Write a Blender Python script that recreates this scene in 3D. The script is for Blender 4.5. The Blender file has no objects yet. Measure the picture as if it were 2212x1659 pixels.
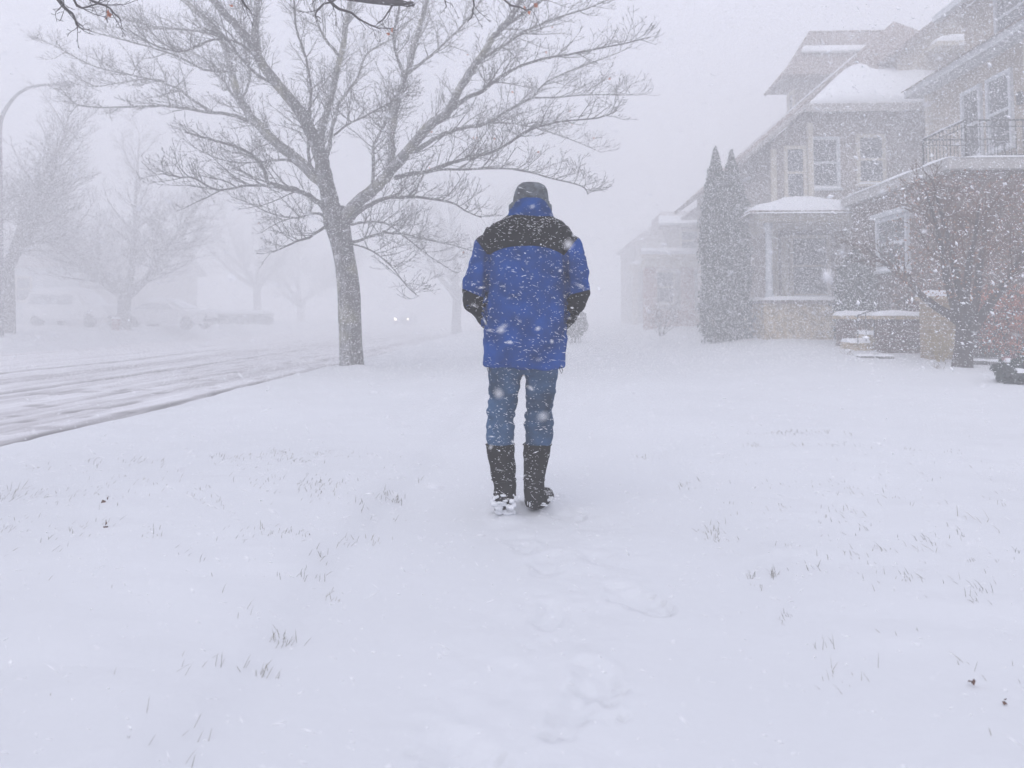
import bpy, bmesh, math, random
import numpy as np
from mathutils import Vector, Matrix, Euler, noise as mnoise

# ------------------------------------------------------------------ camera, sky, light
C = bpy.context.scene
COL = C.collection
R = math.radians
random.seed(7)
F = 1650.0
CAMZ = 1.08
PITCH, YAW = R(3.0), math.atan(69/1650)
cam_d = bpy.data.cameras.new('camera')
cam = bpy.data.objects.new('camera', cam_d)
COL.objects.link(cam)
cam.location = (0, 0, CAMZ)
cam.rotation_euler = (R(90)+PITCH, 0, YAW)
cam_d.sensor_width = 36
cam_d.lens = 36*F/2212
cam_d.shift_y = -(829.5-593.5)/2212
cam_d.clip_end = 1000
cam_d.clip_start = 0.05
cam_d.dof.use_dof = True
cam_d.dof.focus_distance = 4.6
cam_d.dof.aperture_fstop = 3.5
C.camera = cam

SUN_EL, SUN_AZ = 55, 200
w = bpy.data.worlds.new('World'); C.world = w; w.use_nodes = True
nt = w.node_tree; nt.nodes.clear()
out = nt.nodes.new('ShaderNodeOutputWorld'); bg = nt.nodes.new('ShaderNodeBackground')
sky = nt.nodes.new('ShaderNodeTexSky'); sky.sky_type = 'NISHITA'; sky.sun_disc = False
sky.sun_elevation = R(SUN_EL); sky.sun_rotation = R(SUN_AZ)
sky.air_density = 1.0; sky.dust_density = 6.0; sky.ozone_density = 1.0
hs = nt.nodes.new('ShaderNodeHueSaturation'); hs.inputs['Saturation'].default_value = 0.16
mx = nt.nodes.new('ShaderNodeMix'); mx.data_type = 'RGBA'; mx.inputs[0].default_value = 0.72
mx.inputs[7].default_value = (7.12, 7.25, 8.75, 1)      # overcast cloud deck
nt.links.new(sky.outputs[0], hs.inputs['Color']); nt.links.new(hs.outputs[0], mx.inputs[6])
# overcast sky: brighter overhead than near the horizon
tcw = nt.nodes.new('ShaderNodeTexCoord'); spw = nt.nodes.new('ShaderNodeSeparateXYZ'); nt.links.new(tcw.outputs['Generated'], spw.inputs[0])
grd = nt.nodes.new('ShaderNodeMapRange'); grd.inputs['From Min'].default_value = 0; grd.inputs['From Max'].default_value = 1
grd.inputs['To Min'].default_value = .82; grd.inputs['To Max'].default_value = 1.45; nt.links.new(spw.outputs[2], grd.inputs['Value'])
vm = nt.nodes.new('ShaderNodeVectorMath'); vm.operation = 'SCALE'; nt.links.new(mx.outputs[2], vm.inputs[0]); nt.links.new(grd.outputs[0], vm.inputs['Scale'])
nt.links.new(vm.outputs[0], bg.inputs[0]); bg.inputs[1].default_value = 0.10
nt.links.new(bg.outputs[0], out.inputs[0])

sun_d = bpy.data.lights.new('sun', 'SUN'); sun = bpy.data.objects.new('sun', sun_d); COL.objects.link(sun)
sun_d.energy = 0.5; sun_d.angle = R(50); sun_d.color = (1, .97, .95)
sun.rotation_euler = (R(90-SUN_EL), 0, R(180-SUN_AZ))
C.view_settings.view_transform = 'Standard'; C.view_settings.look = 'None'
C.view_settings.exposure = 0.37; C.view_settings.gamma = 1
cy = C.cycles
cy.max_bounces = 10; cy.diffuse_bounces = 5; cy.glossy_bounces = 2; cy.transmission_bounces = 2
cy.volume_bounces = 8; cy.transparent_max_bounces = 6
cy.caustics_reflective = False; cy.caustics_refractive = False
cy.use_denoising = True
cy.sample_clamp_indirect = 8

_M = Euler((R(90)+PITCH, 0, YAW)).to_matrix()
def ray(dx, dy):
    return _M @ Vector(((dx-1106)/F, -(dy-593.5)/F, -1))
def P(dx, dy, Y):                       # photo point on the vertical plane at depth Y
    d = ray(dx, dy); return Vector((0, 0, CAMZ)) + d*(Y/d.y)
def G(dx, dy, z=0.0):                   # photo point on ground of height z
    d = ray(dx, dy); return Vector((0, 0, CAMZ)) + d*((z-CAMZ)/d.z)

# ------------------------------------------------------------------ helpers
def sstep(a, b, x):
    t = np.clip((np.asarray(x, float)-a)/(b-a), 0, 1); return t*t*(3-2*t)
def g(X, Y):                            # large shape of the terrain
    X = np.asarray(X, float); Y = np.asarray(Y, float)
    lawn = sstep(0.8, 6.0, X)*np.clip((Y-4)/18, 0, 1)*.60
    lawn = np.maximum(lawn, sstep(15, 34, Y)*.28*sstep(-5, -3.5, X))
    edge = sstep(-4.95, -4.5, X)
    near = lawn*edge + (-.34)*(1-edge)
    far = -.34 + .40*sstep(-16.9, -17.5, X) + .42*sstep(-17.3, -18.8, X) + .1*sstep(-18.8, -24, X)
    return np.where(X > -10, near, far)
def gz(X, Y): return float(g(X, Y))

def lat(ix, iy, seed):
    h = (ix*374761393 + iy*668265263 + seed*144665)
    h = (h ^ (h >> 13))*1274126177
    h = h ^ (h >> 16)
    return (h & 0xffff)/65535.0
def vnoise(x, y, seed=0):
    x = np.asarray(x, float); y = np.asarray(y, float)
    ix = np.floor(x).astype(np.int64); iy = np.floor(y).astype(np.int64)
    fx = x-ix; fy = y-iy; fx = fx*fx*(3-2*fx); fy = fy*fy*(3-2*fy)
    a = lat(ix, iy, seed); b = lat(ix+1, iy, seed); c = lat(ix, iy+1, seed); d = lat(ix+1, iy+1, seed)
    return (a*(1-fx)+b*fx)*(1-fy)+(c*(1-fx)+d*fx)*fy - .5

class MB:
    def __init__(s): s.v = []; s.f = []
    def add(s, vs, fs):
        o = len(s.v); s.v.extend([tuple(p) for p in vs]); s.f.extend([tuple(i+o for i in f) for f in fs])
    def box(s, x0, x1, y0, y1, z0, z1, M=None):
        vs = [Vector(p) for p in ((x0,y0,z0),(x1,y0,z0),(x1,y1,z0),(x0,y1,z0),(x0,y0,z1),(x1,y0,z1),(x1,y1,z1),(x0,y1,z1))]
        if M: vs = [M@p for p in vs]
        s.add(vs, [(0,3,2,1),(4,5,6,7),(0,1,5,4),(1,2,6,5),(2,3,7,6),(3,0,4,7)])
    def slab(s, pts, th):               # polygon given thickness along minus its normal
        pts = [Vector(p) for p in pts]; n = (pts[1]-pts[0]).cross(pts[2]-pts[0]).normalized()
        k = len(pts); low = [p-n*th for p in pts]
        s.add(pts+low, [tuple(range(k)), tuple(range(2*k-1, k-1, -1))]+[(i, k+i, k+(i+1)%k, (i+1)%k) for i in range(k)])
    def prism(s, prof, axis, a0, a1):   # 2D profile extruded along x or y
        k = len(prof)
        mk = (lambda u, v, a: (a, u, v)) if axis == 'x' else (lambda u, v, a: (u, a, v))
        s.add([mk(u, v, a0) for u, v in prof]+[mk(u, v, a1) for u, v in prof],
              [tuple(range(k)), tuple(range(2*k-1, k-1, -1))]+[(i, (i+1)%k, k+(i+1)%k, k+i) for i in range(k)])
    def tube(s, pts, rad, sides=6, cap=True):
        pts = [Vector(p) for p in pts]; n = len(pts); vs = []; fs = []
        t = (pts[1]-pts[0]).normalized()
        u = t.orthogonal().normalized()
        for i, p in enumerate(pts):
            a = pts[max(i-1, 0)]; b = pts[min(i+1, n-1)]
            t = (b-a).normalized() if (b-a).length > 1e-9 else t
            u = u-t*u.dot(t)
            u = u.normalized() if u.length > 1e-6 else t.orthogonal().normalized()
            q = t.cross(u); r = rad[i]
            for k in range(sides):
                an = 2*math.pi*k/sides
                vs.append(p+(u*math.cos(an)+q*math.sin(an))*r)
        for i in range(n-1):
            for k in range(sides):
                k2 = (k+1)%sides
                fs.append((i*sides+k, i*sides+k2, (i+1)*sides+k2, (i+1)*sides+k))
        if cap:
            fs.append(tuple(range(sides-1, -1, -1))); fs.append(tuple((n-1)*sides+k for k in range(sides)))
        s.add(vs, fs)
    def lathe(s, prof, c=(0,0,0), seg=16):
        vs = []; fs = []; m = len(prof)
        for i in range(seg):
            a = 2*math.pi*i/seg
            for r, z in prof: vs.append((c[0]+r*math.cos(a), c[1]+r*math.sin(a), c[2]+z))
        for i in range(seg):
            j = (i+1)%seg
            for k in range(m-1): fs.append((i*m+k, j*m+k, j*m+k+1, i*m+k+1))
        s.add(vs, fs)
    def snow(s, x0, x1, y0, y1, z, h, M=None, n=10, rag=.012):
        vs = []; fs = []
        for j in range(n+1):
            for i in range(n+1):
                u = -1+2*i/n; v = -1+2*j/n
                x = (x0+x1)/2+(x1-x0)/2*math.copysign(abs(u)**.6, u); y = (y0+y1)/2+(y1-y0)/2*math.copysign(abs(v)**.6, v)
                hh = h*(max(0, 1-abs(u)**6)**.5)*(max(0, 1-abs(v)**6)**.5)
                nz = mnoise.noise(Vector((x*3, y*3, z*5)))*h*.35+mnoise.noise(Vector((x*9, y*9, z)))*h*.15
                edge = max(abs(u), abs(v)) > .99
                p = Vector((x+(0 if not edge else rag*mnoise.noise(Vector((x*7, y*7, 3)))), y, z+(hh+nz if not edge else 0)))
                vs.append(M@p if M else p)
        for j in range(n):
            for i in range(n):
                a = j*(n+1)+i; fs.append((a, a+1, a+n+2, a+n+1))
        k = len(vs)
        cs = [(x0, y0, z-.004), (x1, y0, z-.004), (x1, y1, z-.004), (x0, y1, z-.004)]
        s.add(vs, fs)
    def build(s, name, mat, parent=None, smooth=False):
        me = bpy.data.meshes.new(name); me.from_pydata(s.v, [], s.f); me.update()
        if mat: me.materials.append(mat)
        if smooth: me.polygons.foreach_set('use_smooth', [True]*len(me.polygons))
        o = bpy.data.objects.new(name, me); COL.objects.link(o)
        if parent: o.parent = parent
        return o
def npmesh(name, verts, faces, mat, parent=None, smooth=False):
    me = bpy.data.meshes.new(name)
    verts = np.asarray(verts, np.float32); faces = np.asarray(faces, np.int32)
    nv, nf, k = len(verts), len(faces), faces.shape[1]
    me.vertices.add(nv); me.vertices.foreach_set('co', verts.ravel())
    me.loops.add(nf*k); me.loops.foreach_set('vertex_index', faces.ravel())
    me.polygons.add(nf); me.polygons.foreach_set('loop_start', np.arange(0, nf*k, k, dtype=np.int32))
    me.polygons.foreach_set('loop_total', np.full(nf, k, np.int32))
    if smooth: me.polygons.foreach_set('use_smooth', np.ones(nf, bool))
    me.update(calc_edges=True)
    me.materials.append(mat)
    o = bpy.data.objects.new(name, me); COL.objects.link(o)
    if parent: o.parent = parent
    return o
def tag(o, label=None, cat=None, group=None, kind=None):
    if label: o['label'] = label
    if cat: o['category'] = cat
    if group: o['group'] = group
    if kind: o['kind'] = kind
    return o
def thing(name, label, cat, loc=(0,0,0), group=None):
    o = bpy.data.objects.new(name, None); COL.objects.link(o); o.location = loc; o.empty_display_size = .2
    return tag(o, label, cat, group)
def keep(o, root):                      # child mesh was built in world space
    o.parent = root; o.matrix_parent_inverse = Matrix.Translation(-Vector(root.location)); return o

def mat(name, col, rough=.8, var=0, vscale=4, bump=0, bscale=30, col2=None, spec=.3, stretch=None, metal=0, detail=3, contrast=.5):
    m = bpy.data.materials.new(name); m.use_nodes = True; n = m.node_tree.nodes; L = m.node_tree.links
    b = n['Principled BSDF']; b.inputs['Roughness'].default_value = rough
    b.inputs['Specular IOR Level'].default_value = spec; b.inputs['Metallic'].default_value = metal
    b.inputs['Base Color'].default_value = (*col, 1)
    tc = n.new('ShaderNodeTexCoord'); mp = n.new('ShaderNodeMapping'); L.new(tc.outputs['Object'], mp.inputs[0])
    if stretch: mp.inputs['Scale'].default_value = stretch
    if var or col2:
        t = n.new('ShaderNodeTexNoise'); t.inputs['Scale'].default_value = vscale; t.inputs['Detail'].default_value = detail
        L.new(mp.outputs[0], t.inputs['Vector'])
        r = n.new('ShaderNodeValToRGB'); h = contrast/2
        r.color_ramp.elements[0].position = .5-h*.6; r.color_ramp.elements[1].position = .5+h*.6
        c2 = col2 if col2 else tuple(min(1, c*(1+var)) for c in col)
        c1 = col if col2 else tuple(c*(1-var) for c in col)
        r.color_ramp.elements[0].color = (*c1, 1); r.color_ramp.elements[1].color = (*c2, 1)
        L.new(t.outputs['Fac'], r.inputs[0]); L.new(r.outputs[0], b.inputs['Base Color'])
    if bump:
        t2 = n.new('ShaderNodeTexNoise'); t2.inputs['Scale'].default_value = bscale; t2.inputs['Detail'].default_value = 4
        L.new(mp.outputs[0], t2.inputs['Vector'])
        bp = n.new('ShaderNodeBump'); bp.inputs['Strength'].default_value = 1; bp.inputs['Distance'].default_value = bump
        L.new(t2.outputs['Fac'], bp.inputs['Height']); L.new(bp.outputs[0], b.inputs['Normal'])
    return m

M_snow = mat('snow', (.585, .60, .63), .9, var=.02, vscale=.8, bump=.004, bscale=14, spec=.15)
M_cap = mat('snow_cap', (.72, .735, .77), .9, bump=.006, bscale=9, spec=.15)
M_flake = mat('snowflake', (.84, .845, .87), .9, spec=.1)
M_twig = mat('twig', (.020, .012, .010), .9, var=.3, vscale=3)
M_dark = mat('dark_metal', (.03, .03, .035), .6)
M_lampm = mat('grey_metal', (.05, .055, .065), .5, var=.1)
M_glass = mat('glass', (.05, .06, .075), .12, spec=.6, var=.35, vscale=1.2)
M_frost = mat('frosted_glass', (.30, .31, .33), .5, var=.3, vscale=3)
M_white = mat('white_paint', (.50, .53, .56), .7, var=.06, vscale=5)
M_cream = mat('cream_paint', (.50, .46, .38), .8, var=.08, vscale=5)
M_shingle = mat('shingle', (.17, .125, .11), .95, var=.25, vscale=6, bump=.02, bscale=18)
M_tan = mat('tan_stone', (.36, .28, .17), .9, var=.3, vscale=7, bump=.02, bscale=12)

def siding(name, col, step=.115, dark=.75):
    m = mat(name, col, .8); n = m.node_tree.nodes; L = m.node_tree.links; b = n['Principled BSDF']
    tc = n.new('ShaderNodeTexCoord'); sp = n.new('ShaderNodeSeparateXYZ'); L.new(tc.outputs['Object'], sp.inputs[0])
    md = n.new('ShaderNodeMath'); md.operation = 'FRACT'; dv = n.new('ShaderNodeMath'); dv.operation = 'DIVIDE'; dv.inputs[1].default_value = step
    L.new(sp.outputs[2], dv.inputs[0]); L.new(dv.outputs[0], md.inputs[0])
    bp = n.new('ShaderNodeBump'); bp.inputs['Distance'].default_value = .02; bp.invert = True
    L.new(md.outputs[0], bp.inputs['Height']); L.new(bp.outputs[0], b.inputs['Normal'])
    t = n.new('ShaderNodeTexNoise'); t.inputs['Scale'].default_value = 2.5; t.inputs['Detail'].default_value = 5
    L.new(tc.outputs['Object'], t.inputs[0])
    r = n.new('ShaderNodeValToRGB'); r.color_ramp.elements[0].color = (*[c*dark for c in col], 1); r.color_ramp.elements[1].color = (*col, 1)
    r.color_ramp.elements[0].position = .3; r.color_ramp.elements[1].position = .7
    L.new(t.outputs['Fac'], r.inputs[0]); L.new(r.outputs[0], b.inputs['Base Color'])
    return m
def brick(name, c1, c2, mortar):
    m = mat(name, c1, .9); n = m.node_tree.nodes; L = m.node_tree.links; b = n['Principled BSDF']
    tc = n.new('ShaderNodeTexCoord'); sp = n.new('ShaderNodeSeparateXYZ'); L.new(tc.outputs['Object'], sp.inputs[0])
    ad = n.new('ShaderNodeMath'); ad.operation = 'ADD'; L.new(sp.outputs[0], ad.inputs[0]); L.new(sp.outputs[1], ad.inputs[1])
    cb = n.new('ShaderNodeCombineXYZ'); L.new(ad.outputs[0], cb.inputs[0]); L.new(sp.outputs[2], cb.inputs[1])
    bt = n.new('ShaderNodeTexBrick'); L.new(cb.outputs[0], bt.inputs['Vector']); bt.inputs['Scale'].default_value = 1
    bt.inputs['Brick Width'].default_value = .22; bt.inputs['Row Height'].default_value = .075; bt.inputs['Mortar Size'].default_value = .008
    bt.inputs['Color1'].default_value = (*c1, 1); bt.inputs['Color2'].default_value = (*c2, 1); bt.inputs['Mortar'].default_value = (*mortar, 1)
    L.new(bt.outputs['Color'], b.inputs['Base Color'])
    return m
M_sidY = siding('yellow_siding', (.38, .32, .255))
M_sidG = siding('taupe_siding', (.25, .205, .178))
M_sidS = siding('shingle_wall', (.24, .19, .17), .16)
M_brick = brick('brown_brick', (.060, .026, .018), (.095, .040, .028), (.11, .09, .08))
M_tanb = brick('ochre_brick', (.22, .15, .07), (.30, .21, .11), (.30, .27, .22))
M_pale = siding('pale_siding', (.48,.45,.42))
M_shp = mat('pale_shingle', (.36,.33,.33), .95, var=.15)
M_brickR = brick('red_brick', (.26, .11, .08), (.32, .15, .11), (.35, .33, .3))

def bark(name, col, snowy=.0, wind=(-.45, -.75, .2), moss=0):
    m = mat(name, col, .95, var=.4, vscale=9, bump=.03, bscale=11, stretch=(1, 1, .18)); n = m.node_tree.nodes; L = m.node_tree.links
    b = n['Principled BSDF']; src = b.inputs['Base Color'].links[0].from_socket
    ge = n.new('ShaderNodeNewGeometry'); tc = n.new('ShaderNodeTexCoord')
    if moss:
        t = n.new('ShaderNodeTexNoise'); t.inputs['Scale'].default_value = 1.4; L.new(tc.outputs['Object'], t.inputs[0])
        r = n.new('ShaderNodeValToRGB'); r.color_ramp.elements[0].position = .55; r.color_ramp.elements[1].position = .7
        L.new(t.outputs['Fac'], r.inputs[0])
        mm = n.new('ShaderNodeMix'); mm.data_type = 'RGBA'; mm.inputs[7].default_value = (.13, .12, .045, 1)
        L.new(r.outputs[0], mm.inputs[0]); L.new(src, mm.inputs[6]); src = mm.outputs[2]
    if snowy:
        dot = n.new('ShaderNodeVectorMath'); dot.operation = 'DOT_PRODUCT'; L.new(ge.outputs['Normal'], dot.inputs[0])
        dot.inputs[1].default_value = Vector(wind).normalized()
        t = n.new('ShaderNodeTexNoise'); t.inputs['Scale'].default_value = 16; t.inputs['Detail'].default_value = 5
        mp = n.new('ShaderNodeMapping'); mp.inputs['Scale'].default_value = (1, 1, .25); L.new(tc.outputs['Object'], mp.inputs[0]); L.new(mp.outputs[0], t.inputs[0])
        a = n.new('ShaderNodeMath'); a.operation = 'MULTIPLY_ADD'; L.new(t.outputs['Fac'], a.inputs[0]); a.inputs[1].default_value = 1.5
        L.new(dot.outputs['Value'], a.inputs[2])
        r = n.new('ShaderNodeValToRGB'); r.color_ramp.elements[0].position = .0; r.color_ramp.elements[1].position = 1
        r.color_ramp.elements[0].color = (0,0,0,1); r.color_ramp.elements[1].color = (1,1,1,1)
        mr = n.new('ShaderNodeMapRange'); mr.inputs['From Min'].default_value = 1.75-snowy; mr.inputs['From Max'].default_value = 2.15-snowy
        L.new(a.outputs[0], mr.inputs['Value'])
        ms = n.new('ShaderNodeMix'); ms.data_type = 'RGBA'; ms.inputs[7].default_value = (.72, .73, .77, 1)
        ml = n.new('ShaderNodeMath'); ml.operation = 'MULTIPLY'; ml.inputs[1].default_value = .34
        L.new(mr.outputs[0], ml.inputs[0]); L.new(ml.outputs[0], ms.inputs[0]); L.new(src, ms.inputs[6]); src = ms.outputs[2]
    L.new(src, b.inputs['Base Color'])
    return m
M_bark = bark('maple_bark', (.028, .021, .018), snowy=.22, moss=1)
M_bark2 = bark('bark', (.06, .05, .047), snowy=.1)
M_bark3 = bark('brown_bark', (.035, .024, .02), snowy=0)
M_bark_d = bark('dark_bark', (.03, .022, .022), snowy=0)

# ------------------------------------------------------------------ terrain
def lines(spec):
    out = []
    for a, b, s in spec: out += list(np.arange(a, b-1e-6, s))
    out.append(spec[-1][1]); return np.array(out)
xs = lines([(-180,-40,14),(-40,-20,1.0),(-20,-16,.2),(-16,-6,1.2),(-6,-4,.06),(-4,-.7,.06),(-.7,.8,.016),(.8,6,.06),(6,14,.25),(14,40,2),(40,180,14)])
ys = lines([(-12,1.2,.8),(1.2,1.6,.06),(1.6,4.7,.016),(4.7,9,.05),(9,20,.12),(20,40,.4),(40,180,7)])
XX, YY = np.meshgrid(xs, ys)
# ragged edge of the snowbank along the kerb
wob = vnoise(YY*.7, 0*YY, 3)*.10+vnoise(YY*3.1, 0*YY, 4)*.05
Z = g(XX-np.where((XX > -6) & (XX < -3.5), wob, 0), YY)
onland = (XX > -4.5) | (XX < -17.6)
und = vnoise(XX*.45, YY*.45, 1)*.07+vnoise(XX*1.3, YY*1.1, 2)*.022+(vnoise(XX*4, YY*3.5, 5)*.014+vnoise(XX*2.2+YY*.5, YY*6.5, 51)*.010+vnoise(XX*11, YY*10, 6)*.005)*(.3+.7*sstep(.8, 1.1, np.abs(XX)))
side = sstep(.75, 1.15, np.abs(XX))
Z = Z+und*np.where(onland, 1, .2)*(.25+.9*side)
# sidewalk lies slightly lower than the lawns
Z += -.012+.050*sstep(.80, 1.0, np.abs(XX)+vnoise(YY*2.3, XX*0, 41)*.10)*(1-sstep(1.6, 3.6, np.abs(XX)))*(YY > -5)
# drift at foot of the big tree
tb = P(761, 796, 15.5)
Z += .06*np.exp(-((XX-tb.x)**2+(YY-tb.y)**2)/.5)+.05*np.exp(-((XX-tb.x-.25)**2+(YY-tb.y+.3)**2)/.06)
# half-filled footprints and scuffed trail
tm = np.exp(-((XX-.08-.12*np.sin(YY*2.1))/.36)**2)*(YY < 4.6)
Z += tm*(vnoise(XX*9, YY*8, 11)*.013+vnoise(XX*24, YY*21, 12)*.007)
for dx, dy, an, L_, W_, dp in ((1368,1285,.5,.17,.085,.040),(1192,1322,-.2,.16,.07,.026),(1300,1462,.1,.17,.08,.03),(1238,1522,-.3,.15,.07,.028),
        (1000,1628,.3,.18,.09,.035),(1183,1217,-.2,.17,.09,.022),(1295,1203,.3,.15,.08,.02),(1120,1160,-.2,.15,.08,.02),(1225,1105,.2,.18,.13,.04),
        (1135,1178,.1,.12,.07,.02),(940,1600,.2,.14,.08,.02)):
    p = G(dx, dy); c, s_ = math.cos(an), math.sin(an)
    u = ((XX-p.x)*c+(YY-p.y)*s_)/W_; v = (-(XX-p.x)*s_+(YY-p.y)*c)/L_
    rr = np.sqrt(u*u+v*v)+vnoise(XX*9, YY*9, 21)*.7+vnoise(XX*28, YY*28, 22)*.3
    dp *= .62; Z -= dp*(1-sstep(.35, 1.0, rr))+dp*.9*np.exp(-((rr-.93)/.06)**2)*(v < -.1)*(vnoise(XX*5, YY*5, 23) > -.12)
    Z += dp*.2*np.exp(-((rr-1.12)/.22)**2)
# snow ploughed up around the boots
for dx, dy, hh, sg in ((1200,1090,.03,.06),(1215,1072,.028,.05),(1232,1100,.015,.09),(1126,1095,.022,.04),(1060,1112,.02,.04),(1118,1118,.018,.05),(1150,1102,.012,.06),(1135,1086,.03,.05),(1175,1094,.03,.05),(1152,1098,.024,.05),(1068,1098,.03,.05),(1110,1096,.03,.05),(1088,1124,.028,.045),(1072,1120,.022,.04),(1106,1122,.022,.04)):
    p = G(dx, dy); Z += hh*np.exp(-((XX-p.x)**2+((YY-p.y)*.8)**2)/sg**2)*(1+vnoise(XX*30, YY*30, 8)*.9)
nx, ny = len(xs), len(ys)
V = np.stack([XX.ravel(), YY.ravel(), Z.ravel()], 1)
I = np.arange(nx*ny).reshape(ny, nx)
Fq = np.stack([I[:-1,:-1].ravel(), I[:-1,1:].ravel(), I[1:,1:].ravel(), I[1:,:-1].ravel()], 1)
ground = npmesh('ground', V, Fq, M_snow, smooth=True); tag(ground, 'snow covered lawns and buried sidewalk', kind='structure')

# road: packed snow with slush in the wheel tracks
M_road = bpy.data.materials.new('road_slush'); M_road.use_nodes = True
n = M_road.node_tree.nodes; L = M_road.node_tree.links; b = n['Principled BSDF']; b.inputs['Roughness'].default_value = .85; b.inputs['Specular IOR Level'].default_value = .2
at = n.new('ShaderNodeAttribute'); at.attribute_name = 'slush'
r = n.new('ShaderNodeValToRGB'); r.color_ramp.elements[0].color = (.78, .79, .83, 1); r.color_ramp.elements[1].color = (.13, .125, .13, 1)
e = r.color_ramp.elements.new(.5); e.color = (.42, .41, .43, 1)
L.new(at.outputs['Fac'], r.inputs[0])
tn = n.new('ShaderNodeTexNoise'); tn.inputs['Scale'].default_value = 6; tn.inputs['Detail'].default_value = 5
tc = n.new('ShaderNodeTexCoord'); mp = n.new('ShaderNodeMapping'); mp.inputs['Scale'].default_value = (1, .10, 1); L.new(tc.outputs['Object'], mp.inputs[0]); L.new(mp.outputs[0], tn.inputs[0])
mxr = n.new('ShaderNodeMath'); mxr.operation = 'MULTIPLY'; mr = n.new('ShaderNodeMapRange'); mr.inputs['From Min'].default_value = .3; mr.inputs['From Max'].default_value = .65; mr.inputs['To Min'].default_value = .55; mr.inputs['To Max'].default_value = 1.15
L.new(tn.outputs['Fac'], mr.inputs[0]); L.new(mr.outputs[0], mxr.inputs[0]); L.new(at.outputs['Fac'], mxr.inputs[1]); L.new(mxr.outputs[0], r.inputs[0])
L.new(r.outputs[0], b.inputs['Base Color'])
bp = n.new('ShaderNodeBump'); bp.inputs['Distance'].default_value = .03; L.new(tn.outputs['Fac'], bp.inputs['Height']); L.new(bp.outputs[0], b.inputs['Normal'])
xr = lines([(-17.6,-4.3,.09)]); yr = lines([(-12,3,.5),(3,16,.09),(16,40,.2),(40,180,3)])
XR, YR = np.meshgrid(xr, yr)
def band(x0, wd): return np.exp(-((XR-x0+vnoise(YR*.10, 0*YR, 9)*.07)/wd)**2)
streak = vnoise(XR*4.5, YR*.07, 31)+.5*vnoise(XR*8, YR*.35, 32)
clods = vnoise(XR*4.5, YR*2.2, 33)
sl = 1.25*band(-5.06, .20)+.72*band(-8.25, .11)+.62*band(-10.95, .15)+.22*band(-9.2, .5)+.2*band(-12.6, .2)+.32*band(-14.3, .14)+.3*band(-16.3, .2)+.2*band(-6.3,.5)+.24
sl = sl*(1+streak*.5)+.28*sstep(-11.5, -9.3, XR)*(streak+.25)+.34*(clods > .30)*sstep(-9, -7.6, XR)*(XR < -5.2)
sl = np.clip(sl, 0, 1)
ZR = -.16+.07*np.cos((XR+10.9)/13*np.pi)-.035*np.clip(sl, 0, 1)+vnoise(XR*5, YR*.3, 34)*.02+vnoise(XR*6, YR*4, 35)*.012+vnoise(XR*1.1, YR*.3, 36)*.02
VR = np.stack([XR.ravel(), YR.ravel(), ZR.ravel()], 1); I = np.arange(len(xr)*len(yr)).reshape(len(yr), len(xr))
Fr = np.stack([I[:-1,:-1].ravel(), I[:-1,1:].ravel(), I[1:,1:].ravel(), I[1:,:-1].ravel()], 1)
road = npmesh('road', VR, Fr, M_road, smooth=True); tag(road, 'street under packed snow with slushy wheel tracks', kind='structure')
a = road.data.attributes.new('slush', 'FLOAT', 'POINT'); a.data.foreach_set('value', sl.ravel().astype(np.float32))

# ------------------------------------------------------------------ trees
def rvec(rng):
    while True:
        v = Vector((rng.uniform(-1,1), rng.uniform(-1,1), rng.uniform(-1,1)))
        if .1 < v.length < 1: return v.normalized()
def branch_path(p, d, length, rng, nseg, wob, up):
    pts = [p.copy()]; d = d.normalized()
    for i in range(nseg):
        d = (d + rvec(rng)*wob + Vector((0, 0, up))).normalized()
        p = p + d*(length/nseg); pts.append(p.copy())
    return pts, d
def along(pts, t):
    seg = t*(len(pts)-1); i = min(int(seg), len(pts)-2); f = seg-i
    return pts[i].lerp(pts[i+1], f), (pts[i+1]-pts[i]).normalized()
def plen(pts): return sum((pts[i+1]-pts[i]).length for i in range(len(pts)-1))
def ramify(mb, pts, r0, r1, level, rng, prm):
    """side branches, then twigs, along a limb"""
    L0 = plen(pts)
    lv = prm[level]
    n = max(1, int(L0/lv['gap'])); side = 1
    for k in range(n):
        t = lv['t0']+(1-lv['t0'])*(k+rng.random()*.8)/n
        if t > .995: t = .995
        p, tg = along(pts, t)
        perp = tg.cross(rvec(rng)).normalized()
        perp = (perp+Vector((0, 0, lv.get('lift', .15)))).normalized()
        d = (tg*rng.uniform(.55, 1.0)+perp*rng.uniform(.5, 1.05)*lv.get('spread', 1)).normalized()
        ln = (lv['len']*(1.15-prm.get('taper', .6)*t))*rng.uniform(.45, 1.15)
        if d.z < prm['zmin'](p): d.z = abs(d.z)*.3; d.normalize()
        rp = r0+(r1-r0)*t
        rr = min(rp*.62, lv['rad']*(ln/lv['len'])**.7)
        q, _ = branch_path(p, d, ln, rng, lv['seg'], lv['wob'], lv['up'])
        m = len(q); rads = [max(rr*(1-.78*(i/(m-1))), prm['rmin']) for i in range(m)]
        mb.tube(q, rads, lv['sides'], cap=False)
        if level+1 < prm['levels']: ramify(mb, q, rads[0], rads[-1], level+1, rng, prm)
def smooth_path(pts, rads, n=4):
    out = []; ro = []
    for i in range(len(pts)-1):
        p0 = pts[max(i-1, 0)]; p1 = pts[i]; p2 = pts[i+1]; p3 = pts[min(i+2, len(pts)-1)]
        for k in range(n):
            t = k/n
            out.append(.5*((2*p1)+(-p0+p2)*t+(2*p0-5*p1+4*p2-p3)*t*t+(-p0+3*p1-3*p2+p3)*t**3)); ro.append(rads[i]+(rads[i+1]-rads[i])*t)
    out.append(pts[-1]); ro.append(rads[-1]); return out, ro

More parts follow.
